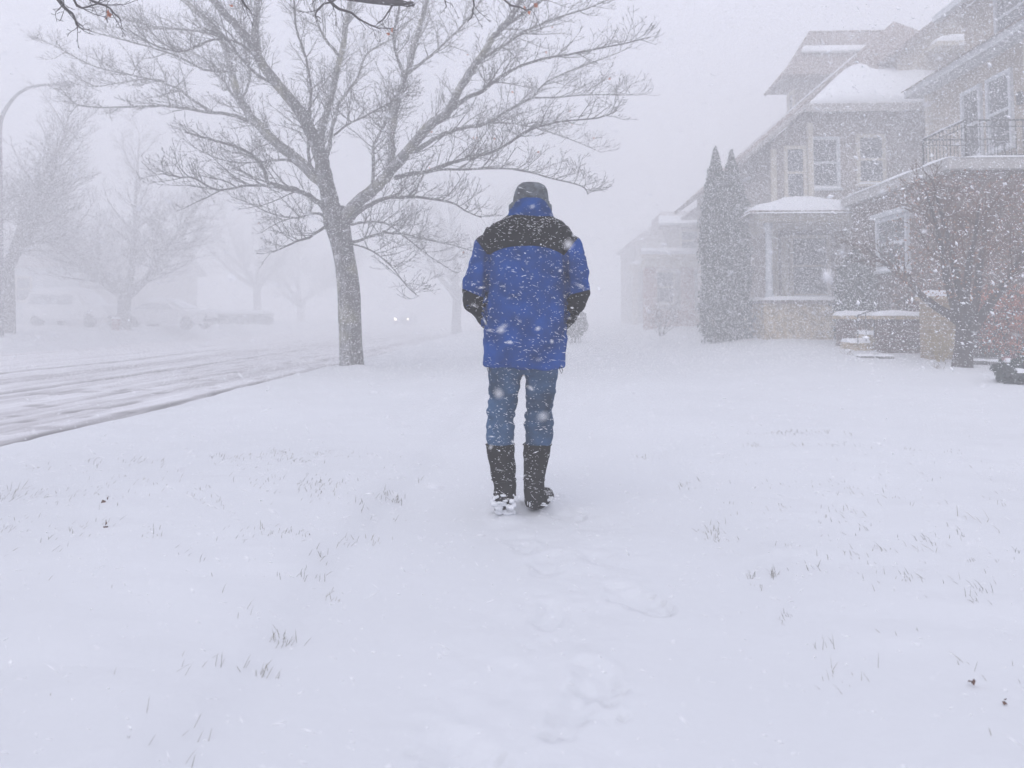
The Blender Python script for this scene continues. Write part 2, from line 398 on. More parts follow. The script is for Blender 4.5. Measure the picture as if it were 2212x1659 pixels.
def main_tree():
    rng = random.Random(11); YT = 15.5; k = YT/F
    base = P(761, 798, YT)
    root = thing('maple_tree', 'big bare spreading tree with snow plastered bark, left of the walker', 'tree', (base.x, base.y, gz(base.x, base.y)))
    t = MB()
    def limb(px, r0, r1, y0, y1, pw=.75, base_off=0):
        n_ = len(px); pts = []; rads = []
        for i, (x, y) in enumerate(px):
            f = i/(n_-1); pts.append(P(x, y, YT+y0+(y1-y0)*f)); rads.append((r0+(r1-r0)*f**pw)*k*(.92 if r0 < 25 else 1))
        return smooth_path(pts, rads)
    tp, tr = limb([(760,830),(761,800),(759,740),(755,650),(748,590),(741,545),(735,510),(728,480),(722,450)], 26, 26, 0, 0)
    prof = [37, 28.5, 24.5, 23.6, 22.8, 22.6, 24, 27, 24]
    tr = [k*np.interp(i/(len(tp)-1)*8, range(9), prof) for i in range(len(tp))]
    # ridged trunk surface
    sides = 30; n0 = len(t.v); t.tube(tp, tr, sides)
    for i in range(n0, len(t.v)):
        p = Vector(t.v[i]); c = tp[(i-n0)//sides]; d = p-c; an = math.atan2(d.y, d.x)
        nz = mnoise.noise(Vector((math.cos(an)*4, math.sin(an)*4, p.z*.9)))*.10+mnoise.noise(Vector((math.cos(an)*1.3, math.sin(an)*1.3, p.z*.8)))*.13
        t.v[i] = tuple(c+d*(1+nz))
    # limbs: photo polyline, start and end radius, depth offsets
    LB = [
     ([(722,470),(712,430),(706,404),(696,350),(686,316),(668,280),(650,246),(598,183),(563,134),(538,88),(492,35),(440,-20),(380,-80)], 23, 6, 0, -1.2),
     ([(556,120),(552,70),(556,0),(560,-70),(556,-150)], 10, 5, -.7, 0),
     ([(598,183),(560,165),(520,125),(488,85),(440,60)], 4, 2, -.5, -2.0),
     ([(714,440),(703,404),(650,352),(598,309),(548,260),(520,218),(499,155),(475,77),(422,21),(370,-20),(300,-70)], 17, 5, .1, 1.8),
     ([(716,478),(690,440),(658,418),(620,404),(580,394),(563,352),(520,320),(450,300),(400,285)], 8, 2, 0, -1.6),
     ([(658,418),(600,405),(540,400),(470,410),(420,385),(387,383),(350,375)], 4, 1, -.3, -2.2),
     ([(534,262),(500,248),(457,243),(400,234),(352,229),(246,232),(176,229),(150,212),(130,190)], 5.5, 1, 1.0, 2.2),
     ([(457,243),(410,212),(369,183),(281,162),(197,141),(116,98),(63,77)], 4, 1, 1.2, 2.6),
     ([(369,183),(330,170),(250,180),(200,185),(150,150)], 2.5, .8, 1.8, 3.0),
     ([(499,155),(440,150),(380,120),(300,95),(240,80),(170,60)], 4, 1, 1.4, .2),
     ([(563,134),(520,95),(460,85),(400,110),(340,100),(270,60)], 4, 1, -.6, -2.4),
     ([(475,77),(410,65),(340,60),(270,40),(180,10)], 3.5, 1, 1.6, 3.2),
     ([(689,320),(694,280),(707,239),(722,183),(735,123),(749,46),(756,0),(762,-80),(758,-160)], 10, 5, .1, 1.2),
     ([(735,123),(700,80),(680,30),(672,-40)], 4, 2, .6, -.4),
     ([(708,410),(690,380),(668,352),(668,300),(668,246),(672,190),(660,123),(640,60),(636,0)], 5, 2, 0, -1.8),
     ([(726,495),(740,474),(761,450),(807,408),(842,373),(881,324),(937,264),(965,243),(997,186),(1029,134),(1064,84),(1088,56),(1125,0),(1150,-50)], 18, 5, 0, -.8),
     ([(840,378),(846,340),(846,299),(856,229),(874,169),(895,106),(905,60),(923,0),(940,-70),(960,-140)], 10.5, 5, -.2, 1.6),
     ([(874,169),(860,130),(850,80),(862,20),(865,-40)], 4.5, 2, .4, -1.2),
     ([(880,160),(930,120),(975,80),(1020,30),(1050,-20)], 4, 2, .5, 2.4),
     ([(855,384),(880,376),(909,373),(990,348),(1025,341),(1088,317),(1131,288),(1201,264),(1290,255),(1330,240)], 6, 1, 0, -2.6),
     ([(905,374),(955,367),(1030,365),(1113,366),(1183,383),(1254,401),(1270,420)], 3.5, 1, 0, -1.4),
     ([(881,330),(916,313),(960,290),(1007,274),(1043,271),(1095,239),(1148,211),(1183,176),(1240,150),(1320,120),(1365,100)], 7, 1, 0, 2.8),
     ([(965,243),(1005,215),(1043,197),(1078,169),(1148,134),(1254,113),(1342,95),(1405,80)], 6, 1, -.3, -1.8),
     ([(1029,134),(1070,110),(1130,70),(1200,40),(1290,10),(1340,-20)], 4, 1.5, -.5, 1.2),
     ([(1148,211),(1200,210),(1260,205),(1340,205),(1365,205)], 2.5, .8, 1.4, .4),
     ([(1007,274),(1080,265),(1150,275),(1230,300),(1300,330)], 3, .8, .8, 2.8),
     ([(1064,84),(1100,50),(1170,0),(1230,-60)], 4, 2, -.6, -2.6),
     ([(750,482),(790,448),(832,429),(870,427),(902,426),(972,436),(1008,457),(1040,470)], 6.5, 1, -.2, -2.0),
     ([(745,520),(761,524),(800,511),(832,503),(880,508),(920,517),(980,530),(1030,545)], 4.5, 1, -.1, 1.8),
     ([(748,486),(780,481),(832,482),(880,515),(930,555),(985,590)], 4, .8, .1, 2.2),
     ([(752,525),(800,540),(845,575),(880,620),(905,640)], 2.4, .7, 0, -1.2),
     ([(770,440),(804,404),(807,317),(830,270),(846,229),(850,190)], 5.5, 2, .2, 2.4),
     ([(704,340),(712,317),(722,260),(737,218),(772,169),(789,120),(820,98),(849,81),(890,40)], 5, 2, .3, 3.0),
     ([(712,300),(750,270),(790,250),(835,225),(885,205)], 3, 1.2, .2, -2.0),
     ([(716,480),(707,485),(668,513),(640,522),(610,535),(590,545)], 5, 1, 0, -1.2),
     ([(712,470),(680,460),(640,470),(590,462),(540,440),(500,425)], 4, 1, 0, 1.8),
     ([(650,352),(610,345),(560,350),(500,350),(440,330),(395,300)], 4, 1, .4, 2.6),
     ([(548,260),(500,200),(470,150),(430,120),(350,90)], 4.5, 1.2, 1.0, 3.2),
     ([(520,218),(540,170),(530,110),(520,40),(510,-30)], 3.5, 1.5, 1.2, 2.4),
    ]
    br = MB()
    prm = dict(levels=3, taper=.82, rmin=.0034, zmin=lambda p: -.35 if p.z > 3.6 else -.5)
    prm[0] = dict(gap=.14, len=1.25, rad=.017, seg=6, wob=.20, up=.04, sides=4, t0=.22, lift=.15)
    prm[1] = dict(gap=.082, len=.46, rad=.0075, seg=4, wob=.25, up=.07, sides=3, t0=.12, lift=.1)
    prm[2] = dict(gap=.115, len=.15, rad=.005, seg=2, wob=.35, up=.1, sides=3, t0=.3, lift=.1)
    for i, (px, r0, r1, y0, y1) in enumerate(LB):
        pts, rads = limb(px, r0, r1, y0, y1)
        rads = [max(x, .006) for x in rads]
        for j in range(1, len(pts)-1): pts[j] = pts[j]+rvec(rng)*min(.02, rads[j]*.4)
        (t if r0 >= 9.9 else br).tube(pts, rads, 12 if r0 > 9 else 7)
        ramify(br, pts, rads[0], rads[-1], 0, rng, prm)
    keep(t.build('trunk', M_bark, smooth=True), root)
    keep(br.build('crown', M_twig), root)
    lf = MB()
    for dx, dy, yy in ((1065,300,15),(1022,300,14.6),(935,285,15.2),(925,360,15),(1238,270,14.4),(1080,610,15),(560,480,15.2),(1000,548,14.9),(1180,110,15),(1062,262,15.1),(1030,296,14.8),(1195,60,15),(1320,170,15),(1105,200,14.7),(900,290,15.3),(1160,330,14.2),(1010,120,15.5),(1280,300,14),(1230,240,14.6)):
        leaf(lf, P(dx, dy, yy), .06, rng)
    keep(lf.build('leaves', M_leaf), root)
    return root
def leaf(mb, p, s, rng):
    u = rvec(rng); v = u.cross(rvec(rng)).normalized(); n_ = u.cross(v)
    mb.add([p, p+u*s*.45+v*s*.45+n_*s*.1, p+u*s, p+u*s*.45-v*s*.45+n_*s*.15, p+u*s*.5-n_*s*.05], [(0,1,4),(1,2,4),(2,3,4),(3,0,4)])
M_leaf = mat('rust_leaf', (.42, .13, .05), .8, var=.4, vscale=20)
main_tree()

def bare_tree(seed, height=8.5, t0=.18, spread=1.0, fork=1.9, r=.2, gap=1.0, levels=4, bark_m=None, twig_m=None, up=.04):
    """returns (trunk mesh object, crown mesh object) around the origin"""
    rng = random.Random(seed); t = MB(); br = MB()
    top = Vector((rng.uniform(-.1,.1), rng.uniform(-.1,.1), fork))
    t.tube([Vector((0,0,-.25)), Vector((0,0,.05)), top*.5+Vector((.03,0,0)), top], [r*1.3, r*1.08, r*.9, r*.85], 12)
    prm = dict(levels=levels-1, rmin=.006, zmin=lambda p: -.15)
    H = height-fork
    prm[0] = dict(gap=.42*gap, len=H*.42, rad=r*.17, seg=6, wob=.2, up=.05, sides=4, t0=t0)
    prm[1] = dict(gap=.27*gap, len=H*.17, rad=.013, seg=4, wob=.25, up=.06, sides=3, t0=.1)
    prm[2] = dict(gap=.16*gap, len=H*.06, rad=.008, seg=2, wob=.35, up=.08, sides=3, t0=.2)
    n_ = 6
    for i in range(n_):
        a = 2*math.pi*(i+rng.random()*.5)/n_; el = rng.uniform(.35, 1.0) if i else 1.4
        d = Vector((math.cos(a)*math.cos(el)*spread, math.sin(a)*math.cos(el)*spread, math.sin(el)))
        L_ = H*rng.uniform(.85, 1.05)
        pts, _ = branch_path(top-Vector((0,0,rng.uniform(0,.35)*min(fork,1))), d, L_, rng, 8, .13, up)
        rads = [r*.6*(1-.86*j/8) for j in range(9)]
        t.tube(pts, rads, 8); ramify(br, pts, rads[0], rads[-1], 0, rng, prm)
    return t.build('trunk', bark_m or M_bark2, smooth=True), br.build('crown', twig_m or M_twig)
def place_tree(parts, name, label, loc, rot=0, sc=1, group=None, first=True, cat='tree'):
    root = thing(name, label, cat, loc, group); root.rotation_euler = (0, 0, rot); root.scale = (sc,)*3
    for p in parts:
        c = p if first else p.copy()
        if not first: COL.objects.link(c)
        c.parent = root
    return root
tA = bare_tree(21, 8.6, .18, 1.0, 2.4, .27, gap=.7)
tB = bare_tree(34, 8.2, .18, 1.25, 1.55, .3, gap=.68)
gA = 'bare trees across the street'
def gl(x, y, Y): p = P(x, y, Y); return (p.x, p.y, gz(p.x, p.y)-.02)
place_tree(tA, 'bare_tree', 'faded bare tree at the left edge, right behind the street lamp pole', gl(14, 706, 26), .4, .98, gA)
place_tree(tB, 'bare_tree', 'hazy bare tree with low forked trunk standing between the two parked cars', gl(266, 702, 33.5), 0, 1.06, gA)
place_tree(tB, 'bare_tree', 'hazy bare tree rising behind the snow covered car furthest left', gl(120, 690, 42), 2.1, 1.25, gA, False)
place_tree(tA, 'bare_tree', 'barely visible tree in the haze across the street, right of the parked cars', gl(556, 690, 56), 1.2, 1.15, gA, False)
place_tree(tB, 'bare_tree', 'faintest bare tree across the street, end of the row next to the big trunk', gl(650, 690, 66), 3.3, 1.1, gA, False)
place_tree(tA, 'bare_tree', 'faint bare tree seen between the big trunk and the walker, far down the sidewalk', gl(985, 697, 45), 4.0, 1.1, None, False)

# branches hanging into the top of the frame from a tree just left of the camera
def near_tree():
    rng = random.Random(5)
    root = thing('overhanging_tree', 'dark branches with a few rusty leaves hanging into the top edge of the view', 'tree', (-4.0, 2.6, 0))
    t = MB(); br = MB(); lf = MB()
    t.tube([(-4.0,2.6,-.2),(-4.0,2.6,.3),(-3.95,2.7,2.0),(-3.8,2.9,3.2),(-3.9,2.8,5),(-4.2,2.6,7)], [.26,.22,.19,.17,.11,.04], 12)
    prm = dict(levels=2, rmin=.0022, zmin=lambda p: -2)
    prm[0] = dict(gap=.10, len=.30, rad=.0055, seg=4, wob=.38, up=-.05, sides=4, t0=.15, lift=-.15)
    prm[1] = dict(gap=.05, len=.07, rad=.0035, seg=2, wob=.5, up=.05, sides=3, t0=.2, lift=0)
    def bl(px, r0, r1, Ya, Yb, start=None, fam=True):
        pts = [P(x, y, Ya+(Yb-Ya)*i/(len(px)-1)) for i, (x, y) in enumerate(px)]
        if start: pts = [Vector(start)]+pts
        rr = [r0+(r1-r0)*i/(len(pts)-1) for i in range(len(pts))]
        pts, rr = smooth_path(pts, rr, 3)
        for j in range(1, len(pts)-1): pts[j] = pts[j]+rvec(rng)*.008
        (br if r0 < .03 else t).tube(pts, rr, 7)
        if fam: ramify(br, pts, r0, r1, 0, rng, prm)
        return pts
    bl([(-250,-240),(200,-190),(560,-110),(760,-60)], .10, .035, 4.4, 6.2, (-3.85, 2.85, 3.2), False)
    bl([(760,-60),(850,-10),(835,2),(880,8),(892,10)], .035, .02, 6.2, 6.3, None, False)
    # thick piece crossing the edge
    t.tube([P(740,-8,6.2),P(800,1,6.2),P(850,7,6.2),P(893,9,6.2)], [.03,.028,.024,.018], 8)
    bl([(560,-110),(900,-90),(1150,-40)], .03, .012, 6.0, 6.6)
    bl([(200,-190),(150,-60),(128,0),(148,22),(163,45),(167,62)], .02, .004, 5.2, 5.4)
    bl([(150,-60),(200,0),(235,18),(262,47)], .012, .004, 5.3, 5.4)
    bl([(150,-40),(165,12),(200,10),(222,0)], .01, .004, 5.3, 5.4)
    bl([(500,-110),(515,-20),(530,12),(540,22)], .012, .005, 5.8, 5.8)
    bl([(680,-50),(720,8),(760,30),(800,55),(850,62)], .016, .004, 6.1, 6.3)
    bl([(740,-8),(700,10),(680,30),(692,40)], .010, .004, 6.1, 6.0)
    bl([(850,7),(838,30),(815,52)], .010, .004, 6.2, 6.2)
    bl([(760,-30),(700,-10),(640,-5)], .012, .004, 6.1, 6.2)
    bl([(1010,-60),(1022,0),(1020,30),(1010,48)], .011, .004, 6.4, 6.4)
    bl([(1060,-60),(1090,0),(1125,18),(1150,22)], .011, .004, 6.5, 6.5)
    bl([(960,-70),(962,0),(962,18)], .008, .004, 6.4, 6.4)
    for dx, dy, yy, s in ((236,34,5.4,.05),(240,38,5.4,.045),(1162,16,6.5,.05),(1132,20,6.5,.04),(1142,24,6.5,.035),(838,70,6.3,.035),(848,66,6.3,.03),(498,12,5.8,.03)):
        for q in range(2): leaf(lf, P(dx+rng.uniform(-4,4), dy, yy), s, rng)
    keep(t.build('trunk', M_bark_d, smooth=True), root); keep(br.build('crown', M_bark_d), root); keep(lf.build('leaves', M_leaf), root)
near_tree()

# ------------------------------------------------------------------ houses
def frame_axes(n):
    n = Vector(n); u = Vector((0,0,1)).cross(n).normalized(); return u, n
def window(parent, c, wd, ht, n, name='window', sash=True, fm=None, crown=False, inv=None):
    """frame with pane (sub-part) on a wall; c centre on wall plane, n outward normal"""
    u, n = frame_axes(n); c = Vector(c); M = Matrix((( u.x, n.x, 0, c.x), (u.y, n.y, 0, c.y), (0, 0, 1, c.z), (0,0,0,1)))
    b = MB(); t = .09; d = .07
    b.box(-wd/2-t, -wd/2, -.01, d, -ht/2-t, ht/2+t, M); b.box(wd/2, wd/2+t, -.01, d, -ht/2-t, ht/2+t, M)
    b.box(-wd/2, wd/2, -.01, d-.002, ht/2, ht/2+t, M); b.box(-wd/2, wd/2, -.01, d-.002, -ht/2-t, -ht/2, M)
    if sash: b.box(-wd/2, wd/2, -.01, d-.01, -.03, .03, M)
    b.box(-wd/2-t-.04, wd/2+t+.04, -.01, d+.05, -ht/2-t-.05, -ht/2-t-.002, M)
    if crown: b.box(-wd/2-t-.10, wd/2+t+.10, -.01, d+.07, ht/2+t+.002, ht/2+t+.11, M)
    f = b.build(name, fm or M_white, parent)
    if parent.location.length: f.matrix_parent_inverse = Matrix.Translation(-Vector(parent.location))
    p = MB(); p.box(-wd/2+.002, wd/2-.002, -.01, .02, -ht/2+.002, ht/2-.002, M); p.build('pane', M_glass, f)
    s = MB(); s.snow(-wd/2-t-.04, wd/2+t+.04, 0, d+.05, -ht/2-t-.001, .05, M, n=6); s.build('snow', M_cap, f, True)
    return f
def part(mb, name, m, root, smooth=False):
    return keep(mb.build(name, m, smooth=smooth), root)

# --- nearest house
hA = thing('house', 'nearest house at right, pale siding above dark brick porch with iron balcony rail', 'house', (9.5, 16, .4))
GA = .2
b = MB(); b.box(7.5, 18, 14.2, 18.9, GA, 3.72); part(b, 'porch_wall', M_brick, hA)
b = MB(); b.box(7.32, 18.2, 14.02, 19.05, 3.72, 3.92); part(b, 'porch_cornice', mat('cornice_paint', (.38,.37,.36), .8, var=.1), hA)
b = MB(); b.snow(7.30, 9.7, 14.0, 19.07, 3.921, .09, n=18); b.snow(9.7, 18.2, 14.0, 15.4, 3.921, .09, n=14); part(b, 'porch_snow', M_cap, hA, True)
b = MB(); b.box(9.7, 19, 12.6, 19.4, GA, 6.62); part(b, 'upper_wall', M_sidY, hA)
b = MB(); b.box(10.15, 19, 12.7, 18.55, 6.62, 8.45); part(b, 'attic_wall', M_sidY, hA)
b = MB(); b.box(9.25, 19, 12.2, 19.75, 6.62, 6.80); part(b, 'eave', mat('eave_paint', (.42,.44,.46), .7, var=.08), hA)
b = MB(); b.slab([(9.2,12.15,6.803),(10.15,12.15,7.15),(10.15,19.8,7.15),(9.2,19.8,6.803)][::-1], -.03); part(b, 'pent_roof', M_shingle, hA)
b = MB(); b.slab([(9.7,12.0,8.40),(9.7,18.9,8.40),(14.2,18.9,11.3),(14.2,12.0,11.3)][::-1], .16); b.slab([(18.7,12.0,8.40),(14.2,12.0,11.3),(14.2,18.9,11.3),(18.7,18.9,8.40)][::-1], .16)
part(b, 'roof', M_shingle, hA)
b = MB(); b.box(9.58, 9.70, 12.0, 18.9, 8.27, 8.42); part(b, 'gutter', M_white, hA)
b = MB()
for yy in (15.4, 19.36):
    b = MB(); b.box(9.6, 9.698, yy-.07, yy+.07, 3.95, 6.6); part(b, 'corner_board', M_cream, hA)
window(hA, (9.7, 17.48, 5.38), .62, 1.45, (-1,0,0)); window(hA, (9.7, 16.42, 5.38), .72, 1.45, (-1,0,0))
window(hA, (9.7, 14.4, 5.38), .9, 1.45, (-1,0,0))
window(hA, (10.15, 16.6, 7.65), 1.1, .85, (-1,0,0)); window(hA, (10.15, 15.15, 7.65), 1.1, .85, (-1,0,0))
window(hA, (7.5, 16.66, 2.62), 1.3, .98, (-1,0,0), crown=True)
b = MB(); b.box(9.63, 9.698, 15.66, 15.78, 5.35, 5.6); part(b, 'porch_lamp', M_dark, hA)
b = MB()                                 # iron balcony railing
rx, ry = 7.9, 14.5; zt, zb = 4.72, 4.06
for (x0,y0),(x1,y1) in (((rx,ry),(rx,16.1)), ((rx,ry),(17.5,ry)), ((rx,16.1),(9.69,16.1))):
    L_ = math.hypot(x1-x0, y1-y0); n_ = int(L_/.13)
    for z_, r_ in ((zt,.018),(zb,.012),(zt-.12,.009)): b.tube([(x0,y0,z_),(x1,y1,z_)], [r_]*2, 6)
    for i in range(n_+1):
        f = i/n_; x = x0+(x1-x0)*f; y = y0+(y1-y0)*f
        b.tube([(x,y,zb if i%12 else 3.92),(x,y,zt)], [.007 if i%12 else .018]*2, 4)
part(b, 'balcony_railing', M_dark, hA)
b = MB(); b.snow(rx-.03, rx+.03, ry, 16.1, zt+.015, .02, n=8); part(b, 'railing_snow', M_cap, hA, True)

# --- second house
hB = thing('house', 'second house at right, taupe, with snowy hipped roof and white columned porch', 'house', (8, 22, .55))
GB = .35
b = MB(); b.prism([(6.2,GB),(13.9,GB),(13.9,6.5),(7.2,6.6),(6.2,5.75)], 'y', 21, 31); part(b, 'wall', M_sidG, hB)
AP = (11.08, 24.2, 10.35)
def lerp3(a, c, t): return tuple(a[i]+(c[i]-a[i])*t for i in range(3))
c0, c1 = (7.05, 20.55, 6.74), (15.1, 20.55, 6.74)
b = MB()
b.slab([(5.35,20.55,5.30),(7.05,20.55,6.78),AP,(11.08,31.5,10.35),(5.35,31.5,5.30)][::-1], -.14)
part(b, 'street_roof', M_shingle, hB)
m0, m1 = lerp3(c0, AP, .46), lerp3(c1, AP, .46)
b = MB(); b.slab([m0, m1, AP], .12); part(b, 'upper_roof', M_shingle, hB)
b = MB(); b.slab([c0, c1, m1, m0], .14); part(b, 'lower_roof', M_shingle, hB)
# snow lying on the lower hip
b = MB(); vs = []; fs = []; NX, NY = 26, 10
for j in range(NY+1):
    for i in range(NX+1):
        u = i/NX; v = j/NY*(.96+.2*mnoise.noise(Vector((u*7, 1, 0))))*(.93)
        a0 = Vector(c0).lerp(Vector(c1), u); a1 = Vector(m0).lerp(Vector(m1), u); p = a0.lerp(a1, v)
        e = min(1, min(u, 1-u)*14, (1-j/NY)*4, (j/NY)*14+.35); e = math.sqrt(max(e, 0))
        p += Vector((0, -.35, .6))*.22*e + Vector((0, 0, -.02)) + Vector((0,0,mnoise.noise(p*1.5)*.05*e)); vs.append(p)
for j in range(NY):
    for i in range(NX): a_ = j*(NX+1)+i; fs.append((a_, a_+1, a_+NX+2, a_+NX+1))
k0 = len(vs); vs += [p+Vector((0,.05,-.12)) for p in vs[:NX+1]]
fs += [(k0+i, k0+i+1, i+1, i) for i in range(NX)]
b.add(vs, fs); part(b, 'roof_snow', M_cap, hB, True)
b = MB()                                 # thin snow line along the raking verge
b.tube([(5.33,20.5,5.42),(7.0,20.5,6.9),(8.9,21.8,8.5)], [.012,.02,.02], 6); part(b, 'verge_snow', M_cap, hB, True)
b = MB(); b.tube([(5.33,20.5,5.22),(7.02,20.5,6.66)], [.07,.07], 4); b.box(7.0, 14.6, 20.46, 20.54, 6.5, 6.72); part(b, 'fascia', mat('fascia_paint', (.33,.31,.30), .8), hB)
window(hB, (7.66, 21, 5.22), .62, 1.25, (0,-1,0)); window(hB, (6.86, 21, 4.95), .42, 1.3, (0,-1,0), fm=M_cream)
window(hB, (8.9, 21, 5.3), .6, 1.2, (0,-1,0), fm=M_cream)
b = MB(); b.box(7.18, 7.32, 20.86, 20.998, 4.0, 6.3); part(b, 'corner_board', M_cream, hB)
b = MB(); b.box(6.2, 6.34, 20.9, 20.998, .5, 5.6); part(b, 'corner_board', M_cream, hB)
# projecting bay on the street side
b = MB(); b.box(6.25, 8.2, 23.3, 27.3, GB, 5.0); part(b, 'bay_wall', M_sidS, hB)
b = MB(); b.slab([(5.95,23.0,5.02),(8.0,23.0,5.75),(8.0,27.6,5.75),(5.95,27.6,5.02)][::-1], -.1); part(b, 'bay_roof', M_shingle, hB)
b = MB(); b.slab([(5.95,23.0,5.14),(8.0,23.0,5.87),(8.0,27.6,5.87),(5.95,27.6,5.14)][::-1], -.07); part(b, 'bay_snow', M_cap, hB, True)
window(hB, (6.25, 25.2, 4.2), 1.1, .8, (-1,0,0), fm=M_cream)
# tower block over the roof
b = MB(); b.box(8.5, 13.4, 25.6, 26.75, 6.5, 9.25); part(b, 'tower_wall', M_sidS, hB)
window(hB, (8.5, 26.15, 8.0), .45, 1.2, (-1,0,0), fm=M_cream); window(hB, (9.7, 25.6, 8.1), .7, 1.1, (0,-1,0), fm=M_cream)
b = MB(); e0, e1 = 7.85, 14.2; ya, yb = 25.0, 27.3
q0 = (8.6, 25.65, 9.85); q1 = (13.4, 25.65, 9.85); q2 = (13.4, 26.9, 9.85); q3 = (8.6, 26.9, 9.85)
r0_ = (9.15, 26.25, 10.85); r1_ = (12.4, 26.25, 10.85)
E0 = (e0, ya, 8.95); E1 = (e1, ya, 8.95); E2 = (e1, yb, 8.95); E3 = (e0, yb, 8.95)
for q in ([E0,E1,q1,q0],[E3,E0,q0,q3],[E2,E3,q3,q2],[E1,E2,q2,q1],[q0,q1,r1_,r0_],[q2,q3,r0_,r1_]): b.slab(q, .1)
b.slab([q3,q0,r0_], .1); b.slab([q1,q2,r1_], .1)
part(b, 'tower_roof', M_shingle, hB)
b = MB(); b.slab([(8.6,25.5,9.82), (11.3,25.5,9.82), (11.2,25.82,10.12), (8.8,25.82,10.12)], -.07); part(b, 'tower_snow', M_cap, hB, True)
# cross gable facing the camera
b = MB(); b.prism([(9.95,7.0),(13.6,7.0),(13.6,8.35),(11.5,9.62),(9.95,8.45)], 'y', 21.6, 26); part(b, 'gable_wall', M_sidY, hB)
b = MB(); b.slab([(9.6,21.3,8.30),(11.5,21.3,9.78),(11.5,26,9.78),(9.6,26,8.30)][::-1], -.12); b.slab([(13.7,21.3,8.28),(13.7,26,8.28),(11.5,26,9.78),(11.5,21.3,9.78)][::-1], -.12)
part(b, 'gable_roof', M_shingle, hB)
b = MB(); b.snow(10.75, 12.2, 20.9, 21.58, 8.52, .2, n=8); part(b, 'gable_snow', M_cap, hB, True)
b = MB(); b.box(10.7, 12.25, 20.88, 21.598, 8.4, 8.52); part(b, 'gable_ledge', M_cream, hB)
window(hB, (11.42, 21.6, 7.65), .55, .5, (0,-1,0))
# porch
b = MB(); b.box(5.45, 8.2, 19.2, 19.4, .25, 1.36); b.box(5.45, 5.65, 19.402, 25.5, .25, 1.36); part(b, 'porch_wall', M_tan, hB)
b = MB(); b.box(5.38, 8.25, 19.12, 19.48, 1.362, 1.44); b.box(5.38, 5.72, 19.482, 25.5, 1.362, 1.44); part(b, 'porch_coping', M_shingle, hB)
b = MB(); b.snow(5.36, 8.25, 19.1, 19.5, 1.441, .09, n=14); b.snow(5.36, 5.74, 19.5, 25.5, 1.441, .09, n=12); part(b, 'porch_wall_snow', M_cap, hB, True)
for cx, cyy in ((5.62, 19.3), (5.56, 24.6)):
    b = MB(); b.lathe([(.11,1.5),(.11,1.58),(.085,1.62),(.082,1.9),(.1,1.95),(.1,2.05),(.082,2.1),(.078,3.2),(.11,3.3),(.11,3.38)], (cx,cyy,0), 16); part(b, 'porch_column', M_white, hB, True)
b = MB(); b.box(5.3, 8.4, 19.0, 25.9, 3.381, 3.60); part(b, 'porch_beam', M_cream, hB)
b = MB(); b.slab([(5.05,18.8,3.62),(8.6,18.8,3.62),(8.6,19.9,3.88),(6.2,19.9,3.88)], .08); b.slab([(5.05,18.8,3.62),(6.2,19.9,3.88),(6.2,26,3.88),(5.05,26,3.62)], .08); b.box(6.2, 8.6, 19.9, 26, 3.7, 3.84); part(b, 'porch_roof', M_shingle, hB)
b = MB(); vs = []; fs = []
for j in range(13):
    for i in range(25):
        x = 5.02+3.6*i/24; y = 18.76+5*j/12
        z = 3.63+min(.28, (x-5.05)*.24, max(0,(y-18.8))*.25+.02)+.13*min(1, (x-5.0)*3)**.5*min(1, max(0,(y-18.72))*4)**.5+mnoise.noise(Vector((x*2,y*2,0)))*.05+.12*math.exp(-((x-6.6)/.6)**2)
        if i in (0,) or j == 0: z = 3.55
        vs.append((x, y, z))
for j in range(12):
    for i in range(24): a_ = j*25+i; fs.append((a_, a_+1, a_+26, a_+25))
b.add(vs, fs); part(b, 'porch_roof_snow', M_cap, hB, True)
window(hB, (7.2, 21, 2.4), .9, 1.5, (0,-1,0), fm=M_cream)
d = MB(); d.box(6.45, 6.62, 20.93, 20.998, 1.0, 3.2); part(d, 'door_trim', M_cream, hB)

# --- third house, nearly lost in the snow
hC = thing('house', 'faint third house behind the tall evergreens, with snowy roofs and red brick piers', 'house', (7, 35, .6))
b = MB(); b.box(5.3, 13, 34, 40, .3, 5.0); part(b, 'wall', M_pale, hC)
b = MB(); b.slab([(5.0,33.7,4.95),(13,33.7,4.95),(13,36.5,6.0),(5.6,36.5,6.0)], .12); b.box(5.6, 13, 36.5, 39.9, 5.0, 5.98); part(b, 'roof', M_shp, hC)
b = MB(); b.slab([(5.05,33.66,5.0),(12,33.66,5.0),(12,34.7,5.45),(5.2,34.7,5.45)], -.12); part(b, 'roof_snow', M_cap, hC); b = MB(); b.slab([(4.1,32.2,3.62),(9,32.2,3.62),(9,33.98,3.9),(4.3,33.98,3.9)], -.14); part(b, 'porch_snow', M_cap, hC)
b = MB(); b.slab([(4.1,32.2,3.6),(9,32.2,3.6),(9,33.98,3.88),(4.3,33.98,3.88)], .15); b.box(4.3, 8.9, 32.4, 33.9, 3.1, 3.45); part(b, 'porch_roof', M_cream, hC)
for x in (4.5, 6.1, 7.6):
    b = MB(); b.box(x-.25, x+.25, 32.5, 33.0, .3, 3.098); part(b, 'brick_pier', M_brickR, hC)
b = MB(); b.box(4.76, 5.84, 32.6, 32.8, .3, 1.3); b.box(6.36, 7.34, 32.6, 32.8, .3, 1.3); part(b, 'porch_wall', M_brickR, hC)
window(hC, (6.6, 34, 4.35), 1.0, .8, (0,-1,0), fm=M_cream); window(hC, (5.35, 34, 2.3), .7, 1.3, (0,-1,0), fm=M_cream)
b = MB(); b.prism([(5.95,5.2),(5.95,5.3),(7.5,6.3),(9.5,6.3),(9.5,5.2)], 'y', 30.6, 33.4); part(b, 'side_roof', M_shp, hC)
hD = thing('house', 'faintest pale house, farthest down the right side of the street', 'house', (5.5, 45, .6))
